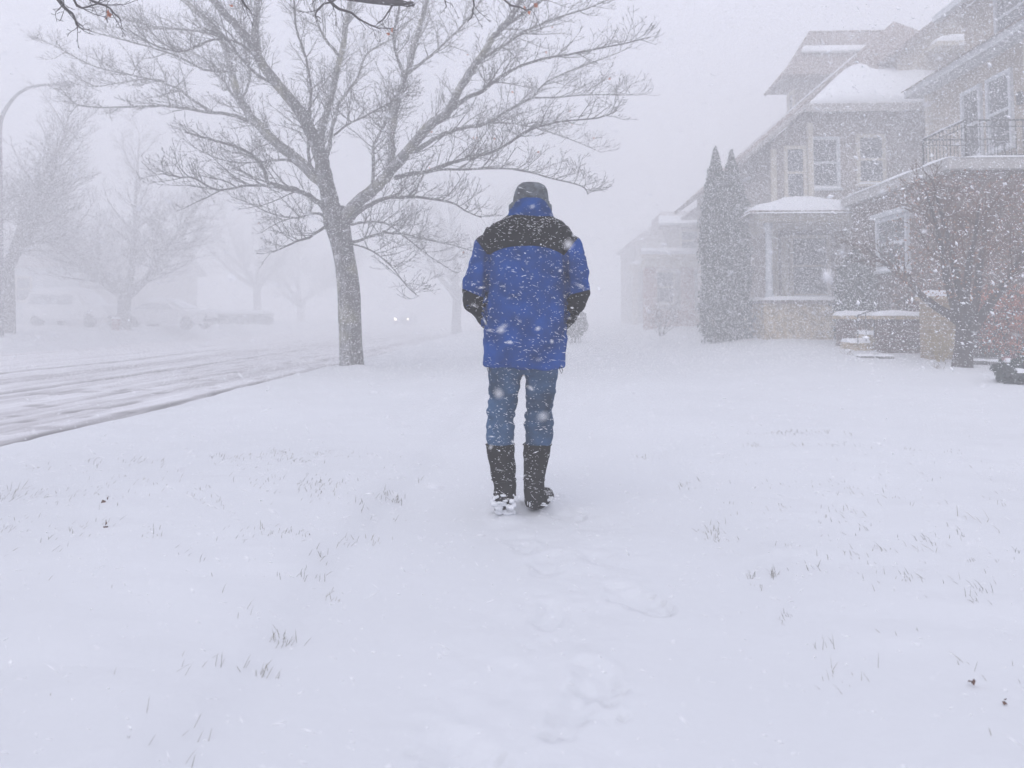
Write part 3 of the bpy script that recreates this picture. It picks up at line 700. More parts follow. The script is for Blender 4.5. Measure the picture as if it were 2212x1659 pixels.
b = MB(); b.box(5.2, 12, 44, 52, .3, 5.2); part(b, 'wall', M_pale, hD)
b = MB(); b.prism([(4.8,5.15),(12.2,5.15),(9.2,6.5),(6.6,6.5)], 'y', 43.6, 52.3); part(b, 'roof', M_shp, hD)
b = MB(); b.snow(4.7, 8, 42.3, 43.98, 3.9, .2, n=6); part(b, 'porch_snow', M_cap, hD, True)
b = MB(); b.box(4.8, 8, 42.4, 43.98, 3.6, 3.9); b.box(4.9, 5.2, 42.5, 42.8, .4, 3.6); part(b, 'porch', M_cream, hD)
# house across the street
hE = thing('house', 'dim gabled house across the street behind the parked cars at left', 'house', (-29, 46, .6))
b = MB(); b.box(-38, -24.5, 45, 53, .3, 4.0); part(b, 'wall', M_pale, hE)
b = MB(); b.slab([(-38.5,44.5,3.9),(-24,44.5,3.9),(-24,49,6.6),(-38.5,49,6.6)], .15); b.slab([(-24,53.5,3.9),(-38.5,53.5,3.9),(-38.5,49,6.6),(-24,49,6.6)], .15); part(b, 'roof', M_shp, hE)
for x in (-33, -29): window(hE, (x, 45, 2.4), 1.0, 1.4, (0,-1,0), fm=M_cream)
hF = thing('house', 'small pale house end between the lamp pole and the leftmost parked car', 'house', (-26, 37, .6))
b = MB(); b.box(-29, -25.6, 38, 41, .3, 3.6); part(b, 'wall', M_white, hF)
b = MB(); b.slab([(-29.3,37.7,3.55),(-25.3,37.7,3.55),(-25.3,39.5,4.6),(-29.3,39.5,4.6)], .1); b.slab([(-25.3,41.3,3.55),(-29.3,41.3,3.55),(-29.3,39.5,4.6),(-25.3,39.5,4.6)], .1); part(b, 'roof', M_shp, hF)
window(hF, (-26.6, 38, 2.4), .7, 1.1, (0,-1,0), fm=M_cream)

# --- garden piers and steps of the nearest house
def pier(x0, x1, y0, y1, zt, m, label, capc=None):
    z0 = min(gz(x0, y0), gz(x1, y1))-.1
    root = thing('garden_pier', label, 'pier', ((x0+x1)/2, (y0+y1)/2, z0+.1), 'masonry piers by the steps')
    b = MB(); b.box(x0, x1, y0, y1, z0, zt-.07); part(b, 'pier_body', m, root)
    b = MB(); b.box(x0-.05, x1+.05, y0-.05, y1+.05, zt-.068, zt); part(b, 'coping', capc or M_tan, root)
    b = MB(); b.snow(x0-.06, x1+.06, y0-.06, y1+.06, zt+.001, .09, n=10); part(b, 'snow_cap', M_cap, root, True)
pier(6.25, 6.90, 16.25, 16.7, 1.06, M_brick, 'smallest snow capped pier, farthest left of the three by the porch steps')
pier(6.50, 7.36, 14.95, 15.35, 1.06, M_brick, 'long low snow capped brick pier, middle of the three by the porch steps')
pier(6.72, 7.38, 13.65, 14.0, 1.40, M_tanb, 'tallest ochre snow capped pier, just left of the small tree trunk')
st = thing('porch_steps', 'snow covered porch steps rising between two brick piers', 'steps', (6.6, 15.8, .4))
for i in range(3):
    b = MB(); zz = .52+.16*i; x0 = 6.15+.32*i; b.box(x0, 7.48, 15.45, 16.2, .1+.001*i, zz); b2 = part(b, 'step', M_tan, st)
    b = MB(); b.snow(x0-.02, x0+.34, 15.44, 16.21, zz+.001, .08, n=7); part(b, 'step_snow', M_cap, st, True)
rl = MB()
for i in range(7):
    x = 6.2+i*.16; rl.tube([(x, 15.42, .5+.06*i), (x, 15.42, 1.05+.06*i)], [.01]*2, 4)
rl.tube([(6.15,15.42,1.05),(7.3,15.42,1.45)], [.015]*2, 5); part(rl, 'handrail', M_dark, st)

# ------------------------------------------------------------------ evergreens and shrubs
def foliage(name, pts_fn, count, size, m, seed, elong=2.2):
    rs = np.random.RandomState(seed); c = pts_fn(rs, count); n_ = len(c)
    d = rs.normal(size=(n_,3)); d[:,2] = np.abs(d[:,2])+.6; d /= np.linalg.norm(d, axis=1)[:,None]
    s_ = rs.normal(size=(n_,3)); s_ = np.cross(d, s_); s_ /= np.linalg.norm(s_, axis=1)[:,None]
    sz = size*rs.uniform(.5, 1.4, n_)[:,None]
    a = c-d*sz*elong/2; bq = c+s_*sz*.5; cc = c+d*sz*elong/2; dd = c-s_*sz*.5
    V_ = np.stack([a, bq, cc, dd], 1).reshape(-1, 3); F_ = np.arange(n_*4).reshape(-1, 4)
    return npmesh(name, V_, F_, m)
M_ever = mat('evergreen', (.016, .030, .024), .9, var=.5, vscale=7)
M_ever2 = mat('evergreen_dark', (.018, .035, .028), .9, var=.5, vscale=9)
def cedar(px, base_y, top_y, hw, Y, label, seed, name='columnar_cedar', cnt=15000, size=.045, group=None, snow=True, m=None):
    p = P(px, base_y, Y); z0 = gz(p.x, p.y); H = P(px, top_y, Y).z-z0; Rm = hw*Y/F
    root = thing(name, label, 'evergreen tree', (p.x, p.y, z0), group)
    def fn(rs, n_):
        t = rs.uniform(0, 1, n_)**.85; an = rs.uniform(0, 2*np.pi, n_)
        prof = np.minimum(1, ((1-t)/.34)**.8)*np.where(t < .1, .88+t*1.2, 1)*(1-.16*t)
        lump = 1+.13*np.sin(an*3+t*17+seed)+.11*np.sin(an*5-t*31)+.09*np.sin(t*70+an*2+seed)+.10*(np.sin(an*7+t*53+seed*2) > .72)
        rr = Rm*prof*lump*(1-np.abs(rs.normal(0, .16, n_)))
        return np.stack([rr*np.cos(an), rr*np.sin(an), t*H+rs.uniform(-.05,.05,n_)], 1)
    f = foliage('crown', fn, cnt, size, m or M_ever, seed); f.parent = root
    b = MB(); b.tube([(0,0,-.15),(0,0,H*.5),(0,0,H*.96)], [.09,.06,.008], 8); t = b.build('trunk', M_bark2, root)
    if snow:
        def fs(rs, n_):
            q = fn(rs, n_); return q[(np.sin(q[:,2]*3.7+seed)+np.sin(q[:,0]*23) > .75) & (q[:,1] < 0)]
        s_ = foliage('snow_clumps', fs, 900, size*.9, M_cap, seed+50); s_.parent = root; s_['kind'] = 'stuff'
    return root
gC = 'pair of tall columnar evergreens'
cedar(1551, 726, 322, 35, 19.8, 'tall narrow evergreen by the porch, left one of the close pair', 3, group=gC)
cedar(1586, 726, 328, 36, 20.0, 'tall narrow evergreen by the porch, right one of the close pair', 8, group=gC)
cedar(1850, 700, 535, 40, 17.6, 'small dark conical evergreen against the brick wall left of the ground floor window', 12, name='conical_evergreen', cnt=8000, size=.04, m=M_ever2)

def twiggy(px, by, Y, hgt, label, seed, name='bare_shrub', n=16, spread=.9, m=None, leaves=None, r=.012, lm=None, lc=0, cat='shrub', gap=1.0):
    rng = random.Random(seed); p = P(px, by, Y); root = thing(name, label, cat, (p.x, p.y, gz(p.x, p.y)-.02))
    b = MB(); prm = dict(levels=2, rmin=.004, zmin=lambda q: -.1)
    prm[0] = dict(gap=.13*gap, len=hgt*.38, rad=r*.5, seg=4, wob=.25, up=.05, sides=3, t0=.2)
    prm[1] = dict(gap=.10*gap, len=hgt*.16, rad=r*.35, seg=2, wob=.3, up=.05, sides=3, t0=.2)
    tips = []
    for i in range(n):
        a = rng.uniform(0, 6.28); d = Vector((math.cos(a)*spread*rng.random(), math.sin(a)*spread*rng.random(), 1))
        pts, _ = branch_path(Vector((math.cos(a)*.05, math.sin(a)*.05, 0)), d, hgt*rng.uniform(.7,1.05), rng, 6, .15, .02)
        b.tube(pts, [r*(1-.75*j/6) for j in range(7)], 5); ramify(b, pts, r, r*.3, 0, rng, prm); tips.append(pts)
    b.build('stems', m or M_twig, root)
    if lc:
        lf = MB()
        for i in range(lc):
            q, _ = along(rng.choice(tips), rng.uniform(.25, 1)); leaf(lf, q+rvec(rng)*rng.uniform(0, hgt*.2), .055, rng)
        lf.build('leaves', lm or M_leaf, root)
    return root
twiggy(1428, 716, 26, 1.25, 'bare twiggy shrub on the lawn left of the columnar evergreens', 4, spread=1.1, n=12)
twiggy(2178, 720, 13.6, 1.35, 'rust red leafy shrub at the right edge behind the small tree', 6, 'red_shrub', n=14, spread=.9, lc=3200, lm=mat('red_leaf', (.36, .10, .045), .8, var=.4, vscale=6))
twiggy(2268, 722, 13.4, 1.2, 'second rust red shrub, cut off by the right edge', 16, 'red_shrub', n=12, spread=.9, lc=1500, lm=bpy.data.materials['red_leaf'])
twiggy(1235, 735, 25, .45, 'short sprig of stems poking from snow left of the round shrub', 44, n=5, spread=.8)
M_dry = mat('dry_stem', (.20, .17, .14), .9)
for (a_, b_, s_, lab) in ((2035, 800, 61, 'small dry sprig poking from snow left of the small tree'), (1828, 765, 62, 'thin dry sprig in snow in front of the low piers')):
    twiggy(a_, b_, 12.0 if a_ > 2000 else 14.5, .16, lab, s_, 'dry_sprig', n=7, spread=1.6, m=M_dry, r=.004, cat='plant')
twiggy(2030, 738, 13.3, .55, 'straw coloured ornamental grass clump between the tallest pier and the small tree', 71, 'straw_clump', n=26, spread=.7, m=mat('straw', (.34,.26,.11), .9), r=.006, cat='plant')
# round shrub on stems behind the walker
p = P(1243, 735, 25); rs_root = thing('round_shrub', 'hazy ball shaped shrub on thin stems, just right of the walker', 'shrub', (p.x, p.y, gz(p.x, p.y)-.02))
def ball(cx, cz, R_, sq=1.0):
    def fn(rs, n_):
        d = rs.normal(size=(n_,3)); d /= np.linalg.norm(d, axis=1)[:,None]
        rr = R_*(1-np.abs(rs.normal(0,.22,n_)))*(1+.12*np.sin(d[:,0]*6)*np.sin(d[:,2]*7))
        q = d*rr[:,None]; q[:,2] = q[:,2]*sq+cz; q[:,0] += cx; return q
    return fn
f = foliage('crown', ball(0, .66, .40, 1.15), 5200, .04, M_ever, 9); f.parent = rs_root
b = MB()
for dx in (-.1, 0, .08, .13): b.tube([(dx*1.5,0,-.1),(dx,0.02,.5)], [.02,.015], 5)
b.build('stems', M_twig, rs_root)
# low snowy evergreen at right edge
p = P(2205, 822, 10.3); lr = thing('low_evergreen', 'low dark evergreen bush with snow patches and pinkish flower heads at the right edge', 'shrub', (p.x, p.y, gz(p.x, p.y)-.02))
f = foliage('foliage', ball(0, .14, .31, .72), 5000, .026, M_ever2, 19); f.parent = lr
f = foliage('flower_heads', lambda rs, n_: ball(-.08, .3, .13, .5)(rs, n_), 500, .022, mat('dry_flower', (.30, .17, .18), .9, var=.3), 20); f.parent = lr
for q_ in ((-.20, -.10, -.28, -.18, .15, .06), (-.04, .12, -.20, .02, .29, .07), (-.2, -.1, -.1, .02, .27, .05)):
    b = MB(); b.snow(*q_, n=8, rag=.05); b.build('snow', M_cap, lr, True)
# edging stones whose dark edges show
M_stone = mat('stone', (.10, .095, .095), .9, var=.3)
for i, (a_, b_, Y_, lab) in enumerate(((1871, 763, 13.8, 'dark stone edge in the lawn, leftmost of the four'), (1913, 765, 13.7, 'dark stone edge in the lawn, second from left, below the long pier'),
        (2113, 776, 12.9, 'dark stone edge right beside the small tree trunk'), (2151, 778, 12.8, 'dark stone edge at far right above the low evergreen'))):
    p = P(a_, b_, Y_); z0 = gz(p.x, p.y); o = thing('edging_stone', lab, 'stone', (p.x, p.y, z0), 'edging stones peeping from the snow')
    b = MB(); b.box(-.12, .12, -.06, .12, -.1, .028); b.build('stone', M_stone, o)
    b = MB(); b.snow(-.14, .14, -.045, .15, .029, .03, n=6); b.build('snow', M_cap, o, True)

# small ornamental tree in the near garden
parts = bare_tree(77, 3.0, .42, .5, .68, .14, gap=.46, levels=4, bark_m=M_bark3, twig_m=mat('brown_twig', (.085,.042,.024), .9, var=.4, vscale=2))
p = P(2079, 793, 12.4)
ot = place_tree(parts, 'ornamental_tree', 'small stocky tree with dense brown twigs in front of the brick porch', (p.x, p.y, gz(p.x, p.y)-.02), .9, 1.0)
lf = MB(); rng = random.Random(3)
for i in range(1500):
    a_ = rng.uniform(0, 6.28); rr = 1.0*math.sqrt(rng.random()); leaf(lf, Vector((rr*math.cos(a_), rr*math.sin(a_), rng.uniform(1.0, 3.0))), .035, rng)
lf.build('leaves', mat('brown_leaf', (.26, .11, .045), .9, var=.4, vscale=3), ot)


# ------------------------------------------------------------------ street lamp, cars, post
p = P(2, 720, 25); sl_ = thing('street_lamp', 'tall grey street lamp with long curved arm at the left edge', 'street lamp', (p.x, p.y, gz(p.x, p.y)))
hz = P(60, 200, 25).z-sl_.location.z
path = [P(2,720,25)-Vector((0,0,.3)), P(1,600,25), P(0,400,25), P(-1,300,25), P(2,262,25), P(12,236,25), P(34,207,25), P(62,190,25), P(95,183.5,25), P(125,183,25)]
pt, rd = smooth_path(path, [.10,.095,.08,.07,.065,.06,.055,.05,.045,.04], 4)
b = MB(); b.tube(pt, rd, 12); part(b, 'pole', M_lampm, sl_, True)
b = MB(); hp = P(118, 183, 25)
b.lathe([(0,0)], (0,0,0), 3) if False else None
st_ = [(.0,.05,.05),(.12,.10,.08),(.3,.15,.12),(.52,.155,.125),(.66,.11,.09),(.7,.02,.02)]; sec = 14; vs = []; fs = []
for x, ry_, rz_ in st_:
    for k in range(sec): a_ = 2*math.pi*k/sec; vs.append((hp.x+x, hp.y+ry_*math.cos(a_), hp.z-.0+rz_*math.sin(a_)))
for i in range(len(st_)-1):
    for k in range(sec): fs.append((i*sec+k, i*sec+(k+1)%sec, (i+1)*sec+(k+1)%sec, (i+1)*sec+k))
b.add(vs, fs+[tuple(range(sec)), tuple((len(st_)-1)*sec+k for k in range(sec-1,-1,-1))]); part(b, 'lamp_head', M_lampm, sl_, True)
b = MB(); b.snow(hp.x+.05, hp.x+.62, hp.y-.1, hp.y+.1, hp.z+.10, .03, n=7); part(b, 'snow', M_cap, sl_, True)
p = P(250, 712, 32.5); o = thing('marker_post', 'short reddish post in snow at the foot of the forked tree across the street', 'post', (p.x, p.y, gz(p.x, p.y)-.02))
b = MB(); b.box(-.13, .13, -.1, .1, -.1, .46); b.build('post', mat('red_post', (.22,.10,.09), .8), o)
b = MB(); b.snow(-.15, .15, -.12, .12, .461, .08, n=6); b.build('snow', M_cap, o, True)

def car(label, loc, rot, body_col, suv, group=None, lights=False):
    root = thing('parked_car' if not lights else 'oncoming_car', label, 'car', loc, group); root.rotation_euler = (0, 0, rot)
    m = mat('car_paint', body_col, .45, spec=.5)
    # stations: x, bottom, belt, half width, roof height (0 = none), roof half width
    if suv: S = [(-2.25,.45,.85,.72,0,0),(-2.2,.35,1.0,.86,1.45,.62),(-2.0,.32,1.02,.90,1.68,.68),(-1.0,.30,1.02,.92,1.76,.70),(.1,.30,1.0,.92,1.74,.69),(.55,.30,1.0,.92,1.6,.66),(1.05,.30,1.0,.91,1.04,.75),(1.8,.32,.93,.90,0,0),(2.2,.36,.84,.82,0,0),(2.32,.45,.72,.70,0,0)]
    else: S = [(-2.3,.42,.80,.70,0,0),(-2.2,.32,.92,.84,0,0),(-1.6,.30,.96,.88,1.02,.75),(-1.0,.28,.95,.90,1.36,.62),(-.2,.28,.93,.90,1.44,.64),(.3,.28,.92,.90,1.38,.62),(1.05,.28,.92,.89,.98,.76),(1.7,.30,.84,.87,0,0),(2.15,.34,.74,.80,0,0),(2.28,.42,.62,.68,0,0)]
    vs = []; fs = []; K = 12
    for x, zb, zl, hw, zr, rw in S:
        if not zr: zr = zl+.03; rw = hw*.86
        half = [(0, zb), (hw*.9, zb), (hw, zb+.12), (hw, (zb+zl)/2+.05), (hw*.97, zl), (rw, zr-.04), (rw*.7, zr)]
        ring = [(x, y, z) for y, z in half]+[(x, -y, z) for y, z in half[:0:-1]]; K = len(ring); vs += ring
    for i in range(len(S)-1):
        for k in range(K): fs.append((i*K+k, i*K+(k+1)%K, (i+1)*K+(k+1)%K, (i+1)*K+k))
    fs += [tuple(range(K)), tuple((len(S)-1)*K+k for k in range(K-1,-1,-1))]
    b = MB(); b.add(vs, fs); b.build('body', m, root)
    g_ = MB()
    for s in (-1, 1):
        q = [(s*.925, a_, c_) for a_, c_ in ([(-1.9,1.08),(.5,1.08),(.38,1.52),(-1.85,1.56)] if suv else [(-1.35,1.0),(.75,.98),(.25,1.28),(-.95,1.28)])]
        yb_, yt_ = (.925, .76) if suv else (.895, .70)
        pl = [(q[0][1], s*yb_, q[0][2]), (q[1][1], s*yb_, q[1][2]), (q[2][1], s*yt_, q[2][2]), (q[3][1], s*yt_, q[3][2])]
        g_.slab(pl if s < 0 else pl[::-1], .02)
    x0, x1, z0, z1 = (1.02, .6, 1.1, 1.56) if suv else (1.0, .36, 1.02, 1.34)
    g_.slab([(x0+.04,-.7,z0),(x0+.04,.7,z0),(x1+.05,.6,z1),(x1+.05,-.6,z1)], .02)
    g_.build('windows', M_frost, root)
    for x in (-1.4, 1.42):
        for s in (-1, 1):
            wv = MB(); pr = [(.0,-.11),(.30,-.11),(.34,-.07),(.34,.07),(.30,.11),(0,.11)]; vs = []; fs = []; sg = 18
            for i in range(sg):
                a_ = 2*math.pi*i/sg
                for r_, t_ in pr: vs.append((x+r_*math.cos(a_), s*.80+t_, .33+r_*math.sin(a_)))
            for i in range(sg):
                for k in range(5): fs.append((i*6+k, ((i+1)%sg)*6+k, ((i+1)%sg)*6+k+1, i*6+k+1))
            wv.add(vs, fs); wh = wv.build('wheel', M_dark, root)
            rv = MB(); vs = [(x+.21*math.cos(2*math.pi*i/sg), s*.915, .33+.21*math.sin(2*math.pi*i/sg)) for i in range(sg)]+[(x, s*.925, .33)]
            rv.add(vs, [(i, (i+1)%sg, sg) for i in range(sg)]); rv.build('rim', M_lampm, wh)
    sn = MB()
    for q_ in ([(-2.1, .45, -.66, .66, 1.72, .16), (1.1, 2.2, -.8, .8, .93, .15)] if suv else [(-1.0, .35, -.6, .6, 1.38, .15), (1.1, 2.15, -.78, .78, .82, .15), (-2.2, -1.5, -.78, .78, .92, .14)]):
        sn = MB(); sn.snow(*q_, n=10); sn.build('snow', M_cap, root, True)
    sn = MB(); sn.slab([(1.15,-.7,1.03),(1.15,.7,1.03),(.55,.62,1.66),(.55,-.62,1.66)] if suv else [(1.15,-.68,1.0),(1.15,.68,1.0),(.33,.6,1.42),(.33,-.6,1.42)], -.05); sn.build('windscreen_snow', M_cap, root)
    for q_ in ((2.2, 2.36, -.72, .72, .4, .56), (-2.33, -2.22, -.74, .74, .42, .58)):
        bm_ = MB(); bm_.box(*q_); bm_.build('bumper', M_dark, root)
    for s in (-1, 1):
        h = MB(); h.lathe([(0,.0),(.07,.0),(.10,-.05)], (0,0,0), 14); 
        h.v = [(2.26+ (z), s*.62+x, .66+y) for x, y, z in h.v]
        if lights:
            em = bpy.data.materials.get('headlight_glow') or bpy.data.materials.new('headlight_glow'); em.use_nodes = True
            bb = em.node_tree.nodes['Principled BSDF']; bb.inputs['Emission Color'].default_value = (1,.86,.72,1); bb.inputs['Emission Strength'].default_value = 22
            h.v = [(x+.08, y, z) for x, y, z in h.v]; h.build('headlight', em, root)
        else: h.v = [(x+.06, y, z) for x, y, z in h.v]; h.build('headlight', M_glass, root)
    return root
gcar = 'snow covered cars parked across the street'
p = P(165, 695, 36); car('pale high roofed car under snow, left of the forked tree across the street', (p.x, p.y, gz(p.x, p.y)-.06), R(-8), (.68,.68,.70), True, gcar)
p = P(366, 702, 37); car('snow covered car with sloping nose, right of the forked tree across the street', (p.x, p.y, gz(p.x, p.y)-.06), R(-6), (.66,.66,.68), False, gcar)
p = P(876, 694, 78); car('distant oncoming car showing only two glowing headlights in the blizzard', (p.x, p.y, -.03), R(-90), (.15,.15,.17), False, None, True)
# low hedge behind the second car
p0 = P(500, 690, 44); hd = thing('hedge', 'long low snowy hedge fading away right of the parked cars', 'hedge', (p0.x, p0.y, .55))
f = foliage('foliage', lambda rs, n_: np.stack([rs.uniform(-2.4,2.4,n_), rs.uniform(-.4,.4,n_), rs.uniform(0,.6,n_)], 1), 5000, .06, M_ever, 70); f.parent = hd
b = MB(); b.snow(-2.45, 2.45, -.42, .42, .6, .2, n=14, rag=.1); b.build('snow', M_cap, hd, True)

# ------------------------------------------------------------------ the walker
YP = 4.2; KP = YP/F
PX = P(1137, 680, YP).x
walker = thing('person', 'walker seen from behind in blue and black jacket, grey hat, jeans and tall boots', 'person', (PX, YP, 0))
def Q(dx, dy, oy=0.0):                   # photo point -> walker space
    p = P(dx, dy, YP+oy); return Vector((p.x-PX, oy, p.z))
def rings(data, sides=28):
    """data: (dy, xl, xr, halfdepth, y offset)"""
    vs = []; fs = []
    for dy, xl, xr, hd, oy in data:
        a = Q(xl, dy, oy); c = Q(xr, dy, oy); cx = (a.x+c.x)/2; rx = (c.x-a.x)/2
        for k in range(sides):
            an = 2*math.pi*k/sides; co, si = math.cos(an), math.sin(an); e = .86
            vs.append((cx+rx*math.copysign(abs(co)**e, co), oy+hd*math.copysign(abs(si)**e, si), a.z))
    for i in range(len(data)-1):
        for k in range(sides): fs.append((i*sides+k, (i+1)*sides+k, (i+1)*sides+(k+1)%sides, i*sides+(k+1)%sides))
    return vs, fs, sides
def closed(data, sides=28):
    vs, fs, s = rings(data, sides); n_ = len(data)
    return vs, fs+[tuple(range(s)), tuple((n_-1)*s+k for k in range(s-1,-1,-1))]
def fuse(mb, name, voxel, sm, disp=None):
    me = bpy.data.meshes.new(name); me.from_pydata(mb.v, [], mb.f); me.update()
    bmx = bmesh.new(); bmx.from_mesh(me); bmesh.ops.recalc_face_normals(bmx, faces=bmx.faces); bmx.to_mesh(me); bmx.free()
    o = bpy.data.objects.new(name, me); COL.objects.link(o)
    r_ = o.modifiers.new('r', 'REMESH'); r_.mode = 'VOXEL'; r_.voxel_size = voxel
    s_ = o.modifiers.new('s', 'SMOOTH'); s_.factor = .5; s_.iterations = sm
    dg = bpy.context.evaluated_depsgraph_get(); dg.update()
    m2 = bpy.data.meshes.new_from_object(o.evaluated_get(dg)); bpy.data.objects.remove(o); bpy.data.meshes.remove(me); m2.name = name
    if disp:
        for v in m2.vertices:
            v.co += v.normal*disp(v.co)
    m2.polygons.foreach_set('use_smooth', [True]*len(m2.polygons)); m2.materials.clear()
    o = bpy.data.objects.new(name, m2); COL.objects.link(o); return o
def fabric(name, col, var=.25, weave=900, bump=.0006):
    m = mat(name, col, .9, var=var, vscale=7, spec=.08, detail=5); n = m.node_tree.nodes; L = m.node_tree.links; b = n['Principled BSDF']
    tc = n.new('ShaderNodeTexCoord'); t = n.new('ShaderNodeTexNoise'); t.inputs['Scale'].default_value = 45; t.inputs['Detail'].default_value = 5
    L.new(tc.outputs['Object'], t.inputs[0]); bp = n.new('ShaderNodeBump'); bp.inputs['Distance'].default_value = .004; L.new(t.outputs['Fac'], bp.inputs['Height']); L.new(bp.outputs[0], b.inputs['Normal'])
    return m
M_blue = fabric('blue_shell', (.001, .042, .195), .4)
M_black = fabric('black_shell', (.009, .009, .011), .4)
M_jean = fabric('denim', (.026, .064, .13), .5)
M_boot = mat('boot_leather', (.006, .005, .005), .85, spec=.04, var=.4, vscale=12, bump=.004, bscale=25)
M_skin = mat('skin', (.45, .27, .21), .6)

# jacket
jk = MB()
torso = [(793,1044,1221,.150,.0),(770,1044,1222,.158,.0),(743,1043,1223,.165,.0),(705,1045,1224,.165,0),(661,1047,1224,.163,0),(615,1053,1221,.160,.0),(557,1055,1223,.160,.01),
         (525,1046,1234,.155,.02),(505,1042,1240,.142,.03),(492,1050,1232,.128,.04),(481,1065,1217,.108,.055),(472,1088,1199,.09,.065),(464,1096,1192,.08,.07)]
v_, f_ = closed(torso, 36); jk.add(v_, f_)
armL = [(Q(1078,517,.04), .072),(Q(1057,533,.03), .083),(Q(1045.5,565,.02), .078),(Q(1033,600,.0), .075),(Q(1024,632,-.01), .069),(Q(1029,652,.03), .066),(Q(1044,678,.10), .058),(Q(1062,700,.17), .052),(Q(1078,712,.20), .047)]
armR = [(Q(1202,517,.04), .072),(Q(1224,533,.03), .083),(Q(1236,565,.02), .079),(Q(1243,600,.0), .076),(Q(1246,632,-.01), .070),(Q(1241,652,.03), .068),(Q(1226,678,.10), .059),(Q(1208,699,.17), .052),(Q(1192,712,.20), .047)]
for arm in (armL, armR):
    pts, rr = smooth_path([a for a, _ in arm], [r_ for _, r_ in arm], 3)
    jk.tube(pts, rr, 18)
zz0 = lambda dy: Q(1137, dy).z
def jdisp(co):
    x, y, z = co
    if z < Q(1137, 470).z and abs(x) < .215:   # torso: long soft vertical drape
        d = mnoise.noise(Vector((x*9, y*5, z*2.1)))*.017+mnoise.noise(Vector((x*16+7, y*9, z*5)))*.008
    else:
        d = mnoise.noise(Vector((x*6, y*6, z*13)))*.012+mnoise.noise(Vector((x*14, y*12, z*24)))*.007
    xe = np.interp(z, [zz0(661), zz0(615), zz0(557), zz0(535)], [.226, .216, .213, .21]); 
    if zz0(700) < z < zz0(530): d -= .030*math.exp(-((abs(x)-xe)/.011)**2)*min(1, (zz0(530)-z)*14)
    d += -.006*math.exp(-((math.sin(z*13+x*4+mnoise.noise(Vector((x*3,0,z*4)))*3))/.16)**2)*(abs(x) > .2)   # sleeve creases
    d += -.004*math.exp(-((x+.02*math.sin(z*7))/.006)**2)*(z < zz0(560))                                     # back vent crease
    d += mnoise.noise(Vector((x*4+9, 0, z*11+x*9)))*.012*(z < zz0(640))
    d += mnoise.noise(co*38)*.0016
    return d
jacket = fuse(jk, 'jacket', .0085, 3, jdisp)
for v in jacket.data.vertices:
    if v.co.z < zz0(765): v.co.z += (mnoise.noise(Vector((v.co.x*9, v.co.y*5, 2)))*.010-.004*(abs(v.co.x) > .15))*min(1, (zz0(765)-v.co.z)/.04); jacket.parent = walker
# crisp colour panels: blue shell, black yoke and lower sleeves
me = jacket.data; co = np.empty(len(me.vertices)*3, np.float32); me.vertices.foreach_get('co', co); co = co.reshape(-1, 3)
zz = lambda dy: Q(1137, dy).z
ax = np.abs(co[:,0]-.0)
left = co[:,0] < 0
yb = np.where(ax < .205, zz(536)-(ax/.205)**2.6*(zz(536)-zz(554)), zz(554)+(ax-.205)/.085*(zz(512)-zz(554)))
s1 = co[:,2]-yb
def segd(co, a, b_):
    a = np.array(a); b_ = np.array(b_); ab = b_-a; t = np.clip(((co-a)@ab)/(ab@ab), 0, 1); return np.linalg.norm(co-(a+t[:,None]*ab), axis=1)
cl = np.where(left, zz(622)+(.36-ax)*(-.42), zz(626)+(.35-ax)*(-.26))
s2 = cl-co[:,2]
onarm = np.zeros(len(co), bool)
for arm in (armL, armR):
    for i in range(3, len(arm)-1): onarm |= segd(co, arm[i][0], arm[i+1][0]) < arm[i][1]+.014
thr = np.where(co[:,1] < .06, .222, .17)
s2 = np.where(onarm & (ax > thr), np.minimum(s2, (ax-thr)*3), -1)
mask = np.clip(np.maximum(s1, s2)*60, -1, 1).astype(np.float32)
a = me.attributes.new('panel', 'FLOAT', 'POINT'); a.data.foreach_set('value', mask)
M_jacket = fabric('jacket_shell', (.001, .042, .205), .4); n = M_jacket.node_tree.nodes; L = M_jacket.node_tree.links; b = n['Principled BSDF']; src = b.inputs['Base Color'].links[0].from_socket
at = n.new('ShaderNodeAttribute'); at.attribute_name = 'panel'; gt = n.new('ShaderNodeMath'); gt.operation = 'GREATER_THAN'; gt.inputs[1].default_value = 0
mm = n.new('ShaderNodeMix'); mm.data_type = 'RGBA'; mm.inputs[7].default_value = (.005,.005,.006,1)
L.new(at.outputs['Fac'], gt.inputs[0]); L.new(gt.outputs[0], mm.inputs[0]); L.new(src, mm.inputs[6]); L.new(mm.outputs[2], b.inputs['Base Color'])
me.materials.append(M_jacket)
# seams of the panels (slightly raised piping) and waist hem
b = MB()
hem = [Q(1044+177*(.5+.5*math.cos(a_)), 790, 0)+Vector((0, .155*math.sin(a_), 0)) for a_ in np.linspace(0, 2*math.pi, 33)]
b.tube([Vector((h.x*.985, h.y*.985, h.z+.002)) for h in hem], [.003]*33, 6); b.build('hem', M_blue, walker, True)
for x in (1178+30, 1052):
    tg = MB(); s_ = Q(x, 792, -.10); tg.tube([s_, s_+Vector((.004,-.01,-.02)), s_+Vector((.012,-.012,-.036)), s_+Vector((.018,-.01,-.02)), s_+Vector((.012,0,0))], [.0018]*5, 5); tg.build('drawcord', M_black, walker)
